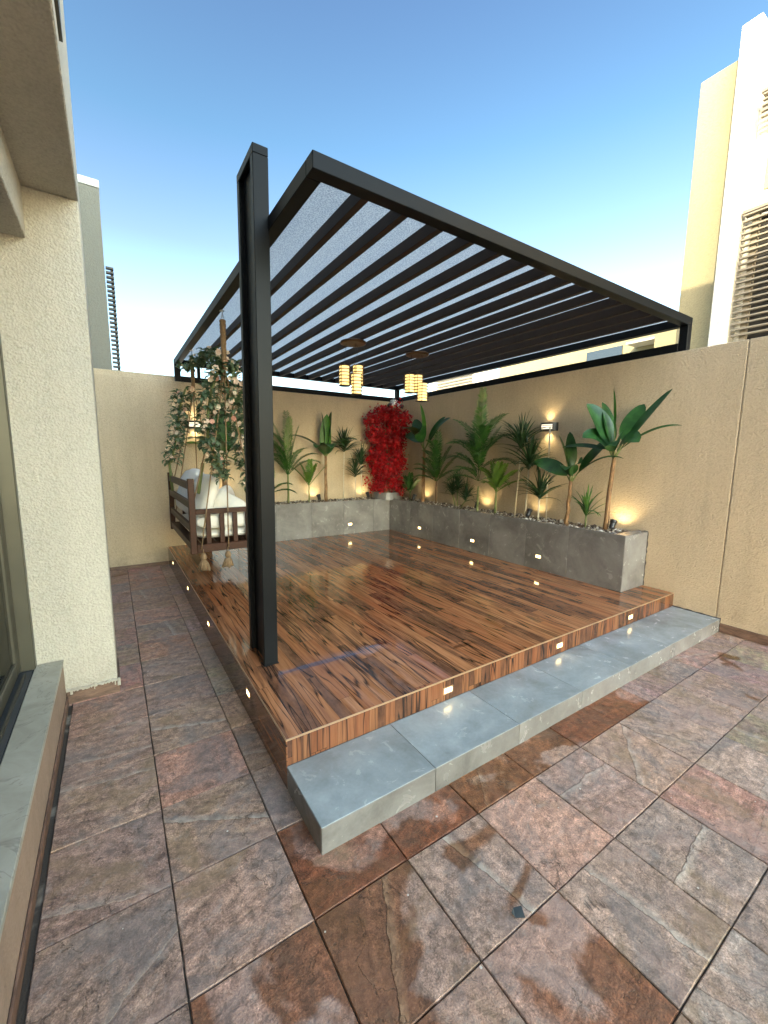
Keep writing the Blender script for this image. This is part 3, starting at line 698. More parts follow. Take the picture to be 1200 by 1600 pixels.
def lean(o, k):
    for v in o.data.vertices:
        v.co.x += k * max(0, v.co.z)
t = thing('pergola_post', (.78, 2.65, HD), 'tall black double tube post standing at the near left edge of the deck', 'post')
x0, x1 = .731, .819
a = MB().box(x0, x1, 2.487, 2.537, HD, 3.243, .003).build('post_tube', M_black, t); lean(a, .007)
a = MB().box(x0, x1, 2.775, 2.825, HD, 3.243, .003).build('post_tube', M_black, t); lean(a, .007)
a = MB().box(x0, x1, 2.487, 2.825, 3.2435, 3.292, .003).build('top_tube', M_black, t); lean(a, .007)
a = MB().box(x0 + .03, x1 - .02, 2.5375, 2.7745, HD, 3.2430, 0).build('web_panel', M_black, t); lean(a, .007)
MB().box(x0 - .005, x1 + .005, 2.48, 2.545, HD + .0005, HD + .004).build('base_plate', M_black, t)

# ------------------------------------------------------------------ pendant lamps
def pendant():
    t = thing('pendant_lamp', (0, 0, 0), 'x', 'pendant lamp', 'three shade pendant lamps under the pergola')
    MB().lathe([(.0, .0), (.135, .0), (.145, -.006), (.145, -.022), (.13, -.03), (.0, -.03)], 28).build('canopy', M_brass, t)
    for (dx, dy, top, h) in ((-.085, .05, -.265, .215), (.085, .04, -.245, .215), (-.01, -.09, -.37, .215)):
        MB().tube([(dx * .8, dy * .8, -.03), (dx, dy, top)], .0022, 5).build('cord', M_blackp, t)
        sh = MB(); n = 6; prof = []
        for k in range(n * 4 + 1):
            z = -h * k / (n * 4); prof.append((.053 + .005 * math.sin(math.pi * ((k % 4) / 4)), z))
        sh.lathe([(.0, 0)] + prof + [(.0, -h)], 20, (dx, dy, top)); so2 = sh.build('lamp_shade', M_shade, t, True)
        fr = MB()
        for k in range(n + 1):
            z = top - h * k / n; R1 = .061
            fr.lathe([(R1 - .006, z - .0035), (R1 + .003, z - .0035), (R1 + .003, z + .0035), (R1 - .006, z + .0035), (R1 - .006, z - .0035)], 20, (dx, dy, 0))
        for a in range(4):
            ax, ay = dx + .063 * math.cos(a * 1.5708 + .5), dy + .063 * math.sin(a * 1.5708 + .5)
            fr.tube([(ax, ay, top + .004), (ax, ay, top - h - .004)], .003, 5)
            for k in range(n + 1):
                z = top - h * k / n; fr.tube([(ax, ay, z), (ax + (ax - dx) * .35, ay + (ay - dy) * .35, z + .004)], .0035, 4)
        fr.build('lamp_frame', M_brass, t)
    return t
pl = pendant(); pl.location = (2.34, 4.22, PZ0 - .0005); pl['label'] = 'pendant of three glowing ringed shades hanging left of the other one, above the deck'
copy_tree(pl, (3.25, 4.23, PZ0 - .0005), 'pendant of three glowing ringed shades hanging nearer the right wall, above the red bush', R_(20))

# ------------------------------------------------------------------ wall lamps
def wall_lamp():
    t = thing('wall_lamp', (0, 0, 0), 'x', 'wall lamp', 'half round wall lamps')
    # local: back on y=0, front towards -Y; half cylinder r .11, h .10
    def arc(r, z0, z1, a0=180, a1=360, n=16, th=.006):
        b = MB(); vs = []
        for i in range(n + 1):
            a = R_(a0 + (a1 - a0) * i / n)
            for rr_ in (r, r - th):
                for z in (z0, z1): vs.append((rr_ * math.cos(a), rr_ * math.sin(a), z))
        fs = []
        for i in range(n):
            k = i * 4
            fs += [(k, k + 4, k + 5, k + 1), (k + 2, k + 3, k + 7, k + 6), (k + 1, k + 5, k + 7, k + 3), (k, k + 2, k + 6, k + 4)]
        fs += [(0, 1, 3, 2), (n * 4, n * 4 + 2, n * 4 + 3, n * 4 + 1)]
        return b.add(vs, fs)
    sh = arc(.115, .028, .05)
    for z in (-.05, ):
        x = arc(.115, z, z + .02); sh.add(x.v, x.f)
    for z in (-.012, .010):
        x = arc(.115, z, z + .006); sh.add(x.v, x.f)
    x = arc(.115, -.03, .028, 180, 222); sh.add(x.v, x.f); x = arc(.115, -.03, .028, 318, 360); sh.add(x.v, x.f)
    sh.box(-.115, .115, -.008, -.001, -.052, .052)
    sh.build('lamp_housing', M_blackp, t)
    d = arc(.104, -.046, .046); d.build('diffuser', M_slot, t, True)
    return t
wl = wall_lamp(); wl.location = (XW, 3.29, 1.985); wl.rotation_euler = (0, 0, R_(-90)); wl['label'] = 'black half round wall lamp lit on the right wall behind the banana plants'
copy_tree(wl, (1.045, YW, 2.03), 'black half round wall lamp on the back wall behind the flowering swing ropes', 0.0)
def spot(loc, tgt, e, ang=70, col=(1, .76, .38), name='uplight', size=.03):
    ld = bpy.data.lights.new(name, 'SPOT'); ld.energy = e; ld.color = col; ld.spot_size = R_(ang); ld.spot_blend = .8; ld.shadow_soft_size = size
    lo = bpy.data.objects.new(name, ld); COL.objects.link(lo); lo.location = loc
    lo.rotation_euler = (Vector(tgt) - Vector(loc)).to_track_quat('-Z', 'Y').to_euler()
for (x, y, z, nx, ny) in ((XW, 3.29, 1.985, -1, 0), (1.045, YW, 2.03, 0, -1)):
    spot((x + nx * .05, y + ny * .05, z + .06), (x + nx * .02, y + ny * .02, z + 1), 1.3, 120, name='wall_lamp_glow')
    spot((x + nx * .05, y + ny * .05, z - .06), (x + nx * .02, y + ny * .02, z - 1), 1.6, 120, name='wall_lamp_glow')

# garden spots
def gspot():
    t = thing('garden_spotlight', (0, 0, 0), 'x', 'spotlight', 'small black uplights among the pebbles')
    MB().tube([(0, 0, -.03), (0, 0, .03)], .006, 6).build('stake', M_blackp, t)
    b = MB().lathe([(.0, -.035), (.022, -.035), (.027, -.025), (.027, .03), (.034, .04), (.034, .062), (.029, .062), (.026, .045), (.0, .045)], 14)
    for v in b.v:
        y, z = v.y, v.z; a = R_(-28); v.y = y * math.cos(a) - z * math.sin(a); v.z = y * math.sin(a) + z * math.cos(a) + .06
    hd = b.build('lamp_head', M_blackp, t)
    return t
gs = gspot(); first = True
for (x, y, rz, lab, e) in ((4.43, 2.30, -90, 'black uplight beside the tallest banana trunk at the near planter end', 4.0),
                        (4.42, 3.36, -90, 'black uplight among the pale canes of the layered yucca', 2.0),
                        (4.44, 4.29, -90, 'black uplight at the foot of the tall bushy palm', 2.5),
                        (4.36, 5.70, -90, 'black uplight beside the small plant next to the red bush', 2.5),
                        (2.90, 6.43, 0, 'black uplight left of the back wall banana trunk', 2.5),
                        (3.87, 6.43, 0, 'black uplight left of the red bush on the back planter', 2.5)):
    loc = (x, y, HP - .01)
    if first: gs.location = loc; gs.rotation_euler = (0, 0, R_(rz)); gs['label'] = lab; first = False
    else: copy_tree(gs, loc, lab, R_(rz))
    wx, wy = (XW, y) if rz else (x, YW)
    d = Vector((wx - x, wy - y, 0)).normalized()
    spot((wx - d.x * .13, wy - d.y * .13, HP + .03), (wx + d.x * .02, wy + d.y * .02, HP + .36), e * .55, 125)
spot((1.35, 6.5, HP + .05), (1.4, 6.67, HP + .6), 3, 100)

# ------------------------------------------------------------------ leaves
def frame_dir(az, el):
    return Vector((math.cos(az) * math.cos(el), math.sin(az) * math.cos(el), math.sin(el)))
def strip(b, base, az, el, L, W, droop, n=8, prof=None, fold=.25, roll=0.0, at=None):
    """curved leaf blade with a fold along its midrib; azimuth and elevation in degrees"""
    az, el, dr = R_(az), R_(el), R_(droop); p = Vector(base); vs = []
    for i in range(n + 1):
        t = i / n; e = el - dr * t * t; d = frame_dir(az, e)
        if i: p = p + d * (L / n)
        side = Vector((-math.sin(az), math.cos(az), 0)); up = d.cross(side)
        if roll: side = side * math.cos(roll) + up * math.sin(roll)
        up = d.cross(side)
        wd = W * (prof(t) if prof else math.sin(math.pi * min(1, t * .9 + .1)) ** .7) * .5
        vs += [p + side * wd + up * wd * fold, p.copy(), p - side * wd + up * wd * fold]
    fs = []
    for i in range(n):
        k = i * 3; fs += [(k, k + 1, k + 4, k + 3), (k + 1, k + 2, k + 5, k + 4)]
    b.add(vs, fs, at); return p
pf_ban = lambda t: (0.10 if t < .06 else max(.03, math.sin(math.pi * ((t - .04) / .96) ** .8) ** .55))
pf_sword = lambda t: max(.03, min(1, t * 4 + .45)) * (1 - t) ** .55
def trunk(pts, r, mat, t, name='trunk'):
    b = MB(); n = len(pts)
    b.tube(pts, r, 9); return b.build(name, mat, t, True)
def curve_pts(x, y, z0, z1, dx=0., dy=0., n=6, wob=.006, rs=random.Random(1)):
    return [(x + dx * (i / n) ** 1.5 + rs.uniform(-wob, wob), y + dy * (i / n) ** 1.5 + rs.uniform(-wob, wob), z0 + (z1 - z0) * i / n) for i in range(n + 1)]

def banana(x, y, z1, leaves, label, r=.022, dx=0., dy=0.):
    t = thing('banana_plant', (x, y, HP - .03), label, 'plant', 'artificial plants in the planters')
    pts = curve_pts(x, y, HP - .04, z1, dx, dy)
    trunk(pts, [r * (1.25 - .35 * i / 6) for i in range(7)], M_trunk, t)
    tx, ty = x + dx, y + dy
    for (az, el, L, W, dr, *m) in leaves:
        b = MB(); st = Vector((tx, ty, z1 - .05)); d = frame_dir(R_(az), R_(max(el, 60))); p1 = st + d * (.16 if len(m) < 2 else m[1])
        b.tube([st, st + d * .08, p1], [.010, .008, .006], 5); b2 = b.build('stalk', M_trunkG, t, True)
        b = MB(); strip(b, p1, az, el, L, W * (1.1 if W > .1 else 1.0), dr, 14, pf_ban, .28, roll=(-.85 if math.sin(R_(az)) > .5 else .85 if math.sin(R_(az)) < -.5 else 0) if (x > 4 and el < 75) else 0); k = M_bananaL if m and m[0] else M_banana
        b.build('leaf', k, t, True, False)
    return t
def frond(b, base, az, el, L, W, droop, n=30, up=.5, lw=.021):
    az_, el_, dr = R_(az), R_(el), R_(droop); p = Vector(base); pts = [p.copy()]; rs = random.Random(int(az * 7 + L * 100))
    for i in range(n):
        t = (i + 1) / n; e = el_ - dr * t * t; d = frame_dir(az_, e); p = p + d * (L / n); pts.append(p.copy())
        if t < .14: continue
        side = Vector((-math.sin(az_), math.cos(az_), 0)); nup = d.cross(side)
        ll = W * (math.sin(math.pi * min(1, (t - .08) * .92 + .06)) ** .6) * rs.uniform(.85, 1.1)
        for s in (-1, 1):
            ld = (side * s * .8 + d * (.75 + .5 * t) + nup * up * .55 + Vector((0, 0, rs.uniform(-.15, .1)))).normalized()
            w_ = d * lw * .5
            q0 = p; q1 = p + ld * ll * .5; q2 = p + ld * ll + Vector((0, 0, -ll * .22))
            b.add([q0 - w_ * .5, q0 + w_ * .5, q1 + w_ * .9, q1 - w_ * .9, q2], [(0, 1, 2, 3), (3, 2, 4)])
    b.tube(pts, [.005 * (1 - .7 * i / n) for i in range(n + 1)], 4)
def palm(x, y, z1, fronds, label, r=.014, light=False, dx=0., dy=0., spread=.0, tm=None):
    t = thing('palm_plant', (x, y, HP - .03), label, 'plant', 'artificial plants in the planters')
    trunk(curve_pts(x, y, HP - .04, z1, dx, dy, wob=.003), [r * (1.2 - .4 * i / 6) for i in range(7)], tm or M_trunkD, t)
    if len(fronds) > 8:
        rp = random.Random(int(x * 100 + y * 10)); fronds = list(fronds) + [(rp.uniform(90, 290), rp.uniform(35, 75), .5, .19, rp.uniform(30, 70), rp.uniform(0, .35)) for _ in range(2)]
    for (az, el, L, W, dr, *m) in fronds:
        b = MB(); h = m[0] if m else 0
        frond(b, (x + dx, y + dy, z1 - .02 + h), az, el, L, W, dr)
        mt = (m[1] if len(m) > 1 else (M_palmL if light else M_palm))
        b.build('frond', mt, t, False, False)
    return t
def yucca(name, canes, label, seed, mat=M_yucca, cane=None):
    rs = random.Random(seed); x, y = canes[0][0], canes[0][1]
    t = thing(name, (x, y, HP - .03), label, 'plant', 'artificial plants in the planters')
    for (x, y, z1, L, n, *m) in canes:
        x2 = m[0] if m else x; y2 = m[1] if len(m) > 1 else y; rc = m[2] if len(m) > 2 else .008
        MB().tube([(x, y, HP - .04), ((x + x2) / 2, (y + y2) / 2, (HP + z1) / 2), (x2, y2, z1)], rc, 7).build('cane', cane or M_cane, t, True)
        b = MB()
        for k in range(n):
            e = rs.uniform(36, 88) if k > n * .2 else rs.uniform(8, 40)
            strip(b, (x2, y2, z1 + rs.uniform(-.02, .07)), rs.uniform(0, 360), e, L * rs.uniform(.75, 1.1), .034 * L / .38, rs.uniform(20, 65) if e < 70 else 12, 7, pf_sword, .5)
        # keep blades on the room side of the walls
        for v in b.v:
            v.x = min(v.x, XW - .012); v.y = min(v.y, YW - .012)
        b.build('leaf_tuft', mat, t, False, False)
    return t

# right wall plants, near to far
banana(4.43, 2.37, 1.64, [(120, 70, .50, .20, 25), (-85, 55, .66, .12, 5), (150, 86, .42, .045, 5, 1, .30), (-40, 68, .42, .17, 8, 0, .2), (100, 12, .50, .06, 25, 0, .12), (-90, 38, .60, .040, 45, 0, .12),
       (210, 45, .34, .20, 100, 0, .10), (140, 60, .36, .18, 95, 0, .10), (-115, 50, .34, .18, 95, 0, .10), (80, 75, .48, .16, 10)],
       'tallest banana plant with brown trunk at the near end of the right planter', .022, .0, -.03)
banana(4.43, 2.83, 1.36, [(100, 30, .46, .17, 30, 0, .1), (120, 76, .42, .13, 10, 1), (-80, 52, .50, .15, 10), (60, 80, .44, .13, 0), (-95, 42, .62, .030, 60, 0, .1), (200, 50, .30, .17, 95, 0, .1), (-130, 60, .32, .15, 80, 0, .1)],
       'medium banana plant just left of the tallest one on the right planter', .020, 0, -.02)
banana(4.43, 5.53, 1.75, [(80, 60, .50, .20, 15), (120, 86, .62, .17, 8, 1), (-60, 60, .50, .17, 12), (-80, 50, .60, .14, 30), (180, 55, .45, .24, 70), (-140, 50, .42, .22, 80), (100, 35, .4, .17, 50)],
       'banana plant right of the red bush with upright leaves', .026, 0, 0)
palm(4.43, 4.26, 1.18, [(-123, 88, .95, .22, 5, .22), (60, 80, .85, .22, 10, .15), (-60, 78, .80, .22, 25, .1), (90, 45, .62, .20, 60, .42), (-90, 45, .62, .20, 50, .45), (100, 35, .66, .2, 60, .25), (-85, 32, .62, .20, 60, .25),
      (110, 20, .5, .18, 60, .10), (-80, 18, .5, .18, 60, .1), (180, 45, .5, .2, 80, .1), (160, 60, .6, .2, 70, .3), (-140, 55, .55, .2, 80, .25), (100, 62, .65, .2, 40, .5), (-85, 62, .6, .2, 35, .55), (-123, 70, .55, .2, 60, .45), (-30, 60, .5, .2, 30, .35), (75, 66, .5, .2, 30, .35), (-123, 85, .75, .16, 5, .62, M_palmL)],
     'tallest bushy feather palm in the middle of the right planter', .016, tm=M_trunkG)
palm(4.43, 5.19, 1.22, [(-123, 86, .78, .17, 5), (100, 40, .5, .16, 50), (-75, 52, .62, .12, 15), (-85, 35, .52, .13, 35), (90, 60, .5, .16, 30), (150, 60, .45, .16, 60), (-140, 50, .4, .16, 60), (-70, 72, .6, .14, 15), (60, 75, .55, .15, 10), (110, 25, .42, .14, 50)],
     'slim feather palm between the banana plant and the low dracaena', .013)
palm(4.43, 3.92, 1.14, [(-90, 52, .45, .15, 25), (90, 60, .42, .15, 30), (-123, 80, .42, .14, 20), (-100, 72, .42, .14, 20), (80, 78, .40, .14, 10), (180, 50, .3, .13, 60), (-75, 36, .42, .12, 30)],
     'short light green fern palm right of the tallest palm', .014, True, tm=M_trunkG)
palm(4.43, 5.90, .97, [(-85, 55, .34, .12, 25), (90, 68, .34, .12, 25), (-123, 80, .36, .12, 10), (-60, 70, .3, .12, 20), (110, 45, .3, .12, 30)],
     'small low palm at the foot of the red bush', .01, tm=M_trunkG)
yucca('dracaena_plant', [(4.43, 4.72, 1.02, .30, 46, 4.43, 4.80, .008), (4.43, 4.68, 1.10, .28, 44, 4.43, 4.69, .008), (4.43, 4.62, .95, .30, 46, 4.43, 4.50, .008)], 'low spiky dracaena with three thin stems left of the tallest palm', 4, cane=M_trunkG)
yucca('yucca_plant', [(4.45, 3.60, 1.72, .44, 60, 4.45, 3.55), (4.43, 3.42, 1.46, .42, 60, 4.43, 3.40, .010), (4.40, 3.20, 1.10, .40, 58, 4.40, 3.20, .011), (4.50, 3.16, 1.98, .02, 3, 4.50, 3.18, .008)],
      'yucca with three leaf tufts stepped on pale canes beside the wall lamp', 9)
t = yucca('spiky_plant', [(4.43, 2.60, .96, .34, 24, 4.43, 2.60, .009)], 'small green spiky plant between the two near banana trunks', 14, leafmat('spiky_leaf', (.03, .10, .025), (.10, .22, .04), .4), M_trunkG)

# back wall plants
palm(2.37, 6.45, 1.30, [(-123, 88, .98, .17, 3), (147, 80, .85, .17, 15), (-20, 80, .80, .17, 10), (180, 55, .62, .17, 60), (0, 45, .62, .16, 70), (-10, 58, .6, .16, 60), (170, 68, .7, .17, 20), (-60, 70, .55, .17, 50), (-150, 62, .5, .17, 50), (-90, 82, .8, .15, 5, .1, M_palmL), (200, 72, .62, .16, 30)],
     'tall dense feather palm on the back planter nearest the black post', .016, tm=M_trunkG)
palm(2.73, 6.45, 1.12, [(170, 55, .42, .14, 20), (-10, 50, .46, .05, 5), (-90, 82, .42, .13, 5), (150, 72, .40, .13, 10), (10, 70, .38, .13, 10), (-123, 60, .3, .12, 30)],
     'short yellow green fern palm left of the back wall banana plant', .012, True, tm=M_trunkG)
banana(3.04, 6.45, 1.62, [(-95, 86, .72, .19, 8, 1, .0), (160, 84, .60, .16, -5), (0, 80, .62, .18, -5), (178, 35, .72, .12, 55), (-100, 60, .42, .24, 110, 0, .04), (-10, 40, .55, .16, 60), (-140, 55, .42, .22, 100, 0, .04), (-50, 58, .42, .22, 95, 0, .04)],
       'banana plant at the middle of the back planter with one bright centre leaf', .024)
yucca('yucca_plant', [(3.40, 6.50, 1.68, .42, 52, 3.42, 6.50), (3.60, 6.42, 1.24, .36, 46, 3.60, 6.42), (3.78, 6.48, 1.45, .36, 42, 3.75, 6.48)], 'yucca with three tufts on thin canes left of the red bush', 21)
palm(2.05, 6.42, 1.02, [(10, 40, .42, .12, 60), (-20, 20, .40, .12, 50), (170, 60, .4, .12, 30), (-90, 75, .4, .12, 20)], 'low palm half hidden behind the black post', .012)
banana(1.38, 6.45, 1.55, [(.80, 62, .6, .24, 20), (0, 60, .62, .22, 15), (-90, 80, .7, .22, 8), (-150, 40, .55, .24, 60), (-30, 25, .6, .2, 40), (150, 30, .5, .22, 50), (-90, 45, .45, .24, 90), (5, 40, .75, .06, 30)],
       'broad leaved banana plant on the back planter behind the flowering swing', .028)
palm(1.80, 6.45, 1.3, [(0, 60, .5, .14, 30), (180, 50, .5, .14, 40), (-90, 80, .6, .14, 10), (-60, 50, .5, .14, 50), (-130, 50, .45, .14, 50)], 'feather palm on the back planter just left of the black post', .012)

# red bush
def red_bush():
    rs = random.Random(8); cx_, cy_ = 4.18, 6.28
    t = thing('red_bush', (cx_, cy_, HP), 'tall column of dense bright red leaves in the far corner', 'plant')
    a_l = R_(147)
    b = MB(); bd = MB()
    ux = Vector((.84, -.54, 0)); uy = Vector((.54, .84, 0))
    clusters = []
    for k in range(340):
        z = rs.uniform(.98, 2.42); f = (z - .98) / 1.45
        hw = .27 + .055 * math.sin(z * 9) + (.07 if 1.9 < z < 2.3 else 0) - (.08 if z > 2.34 else 0)
        u = rs.uniform(-hw, hw); dep = rs.uniform(-.16, .13) * math.sqrt(max(0, 1 - (u / .5) ** 2))
        clusters.append((u, dep, z))
    clusters += [(-.36, -.05, 2.25), (-.38, -.02, 2.22), (.30, -.1, 2.32), (.30, -.1, 2.25), (.16, -.1, 2.46), (.17, -.1, 2.52), (-.36, 0, 1.95), (-.36, 0, 1.15), (.38, 0, 2.05), (.34, -.1, 2.28)]
    for (u, dep, z) in clusters:
        c = Vector((cx_, cy_, z)) + ux * u + uy * dep
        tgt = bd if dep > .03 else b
        for q in range(26):
            p = c + Vector((rs.gauss(0, .045), rs.gauss(0, .045), rs.gauss(0, .045)))
            p.x = min(p.x, XW - .03); p.y = min(p.y, YW - .03)
            s = rs.uniform(.014, .030); a = Vector((rs.gauss(0, 1), rs.gauss(0, 1), rs.gauss(0, 1))).normalized()
            bb = a.cross(Vector((rs.gauss(0, 1), rs.gauss(0, 1), rs.gauss(0, 1)))).normalized(); n_ = a.cross(bb)
            # three lobed leaf
            tgt.add([p - a * s, p + bb * s * 1.0 + a * s * .1, p + a * s * .35 + bb * s * .3, p + a * s * 1.3 + n_ * s * .3, p + a * s * .35 - bb * s * .3, p - bb * s + a * s * .1], [(0, 1, 2), (0, 2, 3), (0, 3, 4), (0, 4, 5)])
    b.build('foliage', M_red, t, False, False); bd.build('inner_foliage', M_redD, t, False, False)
    s_ = MB()
    for k in range(7):
        x = cx_ + rs.uniform(-.08, .08); y = cy_ + rs.uniform(-.06, .06)
        s_.tube([(x, y, HP), (x + rs.uniform(-.1, .1), y + rs.uniform(-.05, .05), 1.6), (x + rs.uniform(-.15, .15), y + rs.uniform(-.05, .05), 2.3)], [.012, .009, .004], 6)
    s_.build('stem', M_trunkD, t)
    pt = thing('plant_pot', (cx_, cy_, HP - .03), 'low grey tiled pot under the red bush at the inner planter corner', 'pot')
    MB().lathe([(.0, -.02), (.27, -.02), (.275, .115), (.245, .115), (.24, .09), (.0, .09)], 26, (cx_ + .06, cy_ + .10, HP)).build('pot_body', M_grey, pt, False)
    MB().lathe([(.0, .092), (.238, .092), (.0, .097)], 26, (cx_ + .06, cy_ + .10, HP)).build('soil', M_grout, pt)
red_bush()

# security camera
t = thing('security_camera', (4.5, 6.6, 2.56), 'white twin lens security camera mounted in the wall corner above the red bush', 'camera')
MB().box(4.50, 4.62, 6.58, 6.68, 2.56, 2.66, .01).build('mount_box', M_white, t)
MB().tube([(4.50, 6.60, 2.58), (4.46, 6.52, 2.545)], .022, 10).build('arm', M_white, t, True)
MB().tube([(4.46, 6.56, 2.565), (4.33, 6.44, 2.53)], .034, 12).build('camera_body', M_white, t, True)
MB().tube([(4.34, 6.45, 2.533), (4.30, 6.41, 2.522)], .037, 12).build('lens_hood', M_blackp, t, True)
MB().tube([(4.60, 6.57, 2.565), (4.60, 6.46, 2.53)], .034, 12).build('camera_body', M_white, t, True)
MB().tube([(4.60, 6.47, 2.534), (4.60, 6.42, 2.52)], .037, 12).build('lens_hood', M_blackp, t, True)

# ------------------------------------------------------------------ swing
BX0, BX1, BY0, BY1 = .575, 1.30, 4.20, 5.86
t = thing('swing_bench', (.93, 5.0, .66), 'dark brown timber swing bench hanging at the left of the deck', 'swing')
P_ = .055
for (x, y, z1) in ((BX0, BY0, 1.375), (BX0, BY1 - P_, 1.375), (BX1 - P_, BY0, 1.085), (BX1 - P_, BY1 - P_, 1.085)):
    MB().box(x, x + P_, y, y + P_, .655, z1, .004).build('corner_post', M_timber, t)
for z in (1.305, 1.125, .90, .72):
    MB().box(BX0 + .008, BX0 + .04, BY0 + P_ + .001, BY1 - P_ - .001, z - .035, z + .035, .003).build('back_rail', M_timber, t)
for y in (BY0, BY1 - P_):
    MB().box(BX0 + P_ + .001, BX1 + .01, y - .004, y + P_ + .004, 1.086, 1.115, .004).build('arm_rest', M_timber, t) if False else MB().box(BX0 + P_ + .001, BX1 - P_ - .001, y + .003, y + P_ - .003, 1.035, 1.083, .004).build('arm_rest', M_timber, t)
    MB().box(BX0 + P_ + .001, BX1 - P_ - .001, y + .005, y + P_ - .005, .665, .742, .004).build('seat_rail', M_timber, t)
    for k in range(4):
        x = .72 + .125 * k
        MB().box(x, x + .044, y + .014, y + .04, .743, 1.034, .003).build('baluster', M_timber, t)
MB().box(BX1 - .045, BX1 - .01, BY0 + P_ + .001, BY1 - P_ - .001, .665, .742, .004).build('seat_rail', M_timber, t)
for k in range(9):
    x = BX0 + .05 + k * .073
    MB().box(x, x + .055, BY0 + P_ + .001, BY1 - P_ - .001, .715, .737, .002).build('seat_slat', M_timber, t)

def cushion(name, c, size, rot, label, mat=M_cush, puff=2.6, tuft=(3, 3), seed=1, group=None):
    rs = random.Random(seed); b = MB(); n = 28; m = 20; a, d, h = [s / 2 for s in size]
    pw = lambda v, e: math.copysign(abs(v) ** e, v)
    vs = []
    for i in range(m + 1):
        ph = -math.pi / 2 + math.pi * i / m
        for k in range(n):
            th = 2 * math.pi * k / n; e1, e2 = .55, .35
            x = a * pw(math.cos(ph), e1) * pw(math.cos(th), e2); y = d * pw(math.cos(ph), e1) * pw(math.sin(th), e2); z = h * pw(math.sin(ph), .8)
            q = 1 - .20 * (abs(math.cos(x / a * math.pi * tuft[0] / 2)) ** 6 + abs(math.cos(y / d * math.pi * tuft[1] / 2)) ** 6) * .5
            z *= q * (1 - .12 * ((x / a) ** 4 + (y / d) ** 4)) + rs.uniform(-.01, .01)
            vs.append(Vector((x, y, z)))
    fs = [(i * n + k, i * n + (k + 1) % n, (i + 1) * n + (k + 1) % n, (i + 1) * n + k) for i in range(m) for k in range(n)]
    me = bpy.data.meshes.new(name); me.from_pydata(vs, [], fs); me.materials.append(mat); me.polygons.foreach_set('use_smooth', [True] * len(fs))
    o = bpy.data.objects.new(name, me); COL.objects.link(o); o.location = c; o.rotation_euler = rot
    md = o.modifiers.new('sub', 'SUBSURF'); md.levels = md.render_levels = 1
    return tag(o, label, 'cushion', group)
cushion('seat_cushion', (.94, 5.03, .815), (.62, 1.5, .17), (0, 0, 0), 'long white quilted seat cushion lying on the swing bench', tuft=(3, 7))
cushion('back_cushion', (.76, 4.55, 1.17), (.48, .55, .18), (0, R_(-72), R_(6)), 'white tufted back cushion leaning at the near end of the swing', tuft=(3, 3), seed=2)
cushion('back_cushion', (.74, 5.05, 1.19), (.52, .5, .2), (0, R_(-78), 0), 'puffy white back cushion in the middle of the swing back', M_cushB, seed=3)
cushion('back_cushion', (.75, 5.52, 1.17), (.5, .5, .2), (0, R_(-74), 0), 'white back cushion at the far end of the swing', M_cushB, seed=4)
cushion('scatter_cushion', (.93, 4.45, 1.03), (.38, .40, .16), (R_(35), R_(-50), R_(10)), 'pale scatter cushion slumped against the near arm of the swing', seed=5)
cushion('bolster_cushion', (.92, 4.33, .945), (.56, .14, .15), (0, 0, 0), 'rolled pale bolster lying along the near arm of the swing', tuft=(5, 1), seed=6)
cushion('scatter_cushion', (1.12, 5.50, 1.03), (.4, .4, .18), (R_(-30), R_(-40), 0), 'white scatter cushion near the far arm of the swing', M_cushB, seed=7)

def rope_set(hook, ends, label):
    hx, hy, hz = hook
    t = thing('hanging_rope', hook, label, 'rope', 'jute ropes holding the swing')
    MB().tube([(hx, hy, PZ0), (hx, hy, hz - .03), (hx + .012, hy, hz - .055), (hx, hy, hz - .075), (hx - .012, hy, hz - .055), (hx, hy, hz - .035)], .004, 6).box(hx - .02, hx + .02, hy - .02, hy + .02, PZ0 - .004, PZ0 - .0005).build('hook', M_steel, t)
    b = MB(); rs = random.Random(int(hy * 10)); prof = []
    n = 34
    for i in range(n + 1):
        f = i / n; prof.append(((.018 + .015 * (1 - abs(f - .1)) * .6) * (1 + .10 * math.sin(i * 2.4)) + rs.uniform(-.0015, .0015), -f * .42))
    b.lathe([(0, .012), (.016, .006)] + prof + [(0, -.43)], 12, (hx, hy, hz - .075)); b.build('rope_wrap', M_rope, t, True)
    for e in ends:
        p0 = Vector((hx, hy, hz - .47)); e = Vector(e); pts = [p0.lerp(e, k / 6) for k in range(7)]
        MB().tube(pts, .0065, 7).build('rope', M_rope, t, True)
    return t
rope_set((.905, 4.02, 2.86), [(.66, 4.175, .70), (.91, 4.175, .70), (1.24, 4.175, .72), (.62, 4.3, 1.1)], 'thick wrapped jute rope hanging from the pergola beam at the near end of the swing')
rope_set((.905, 5.71, 2.86), [(.62, 5.88, .70), (.92, 5.88, .70), (1.25, 5.88, .75), (.62, 5.6, 1.3)], 'wrapped jute rope holding the far end of the swing near the back wall')

def tassel(x, y, z, label):
    t = thing('rope_tassel', (x, y, z), label, 'tassel', 'knotted rope tassels under the swing')
    rs = random.Random(int(x * 100)); b = MB().lathe([(0, .05), (.018, .045), (.028, .02), (.03, 0), (.02, -.015), (0, -.02)], 12, (x, y, z)); b.build('knot', M_rope, t, True)
    b = MB()
    for k in range(16):
        a = k * .39; r = rs.uniform(.03, .062)
        b.tube([(x, y, z), (x + .6 * r * math.cos(a), y + .6 * r * math.sin(a), z - .045), (x + r * math.cos(a), y + r * math.sin(a), z - .10 - rs.uniform(0, .02))], [.007, .008, .009], 5)
    b.build('strands', M_rope, t, True)
    MB().tube([(x, y, z + .04), (x, y, .70)], .005, 5).build('cord', M_rope, t)
tassel(.68, 4.19, .61, 'bushy jute tassel under the near swing arm, closer to the deck edge')
tassel(.905, 4.19, .61, 'bushy jute tassel under the near swing arm, closer to the black post')

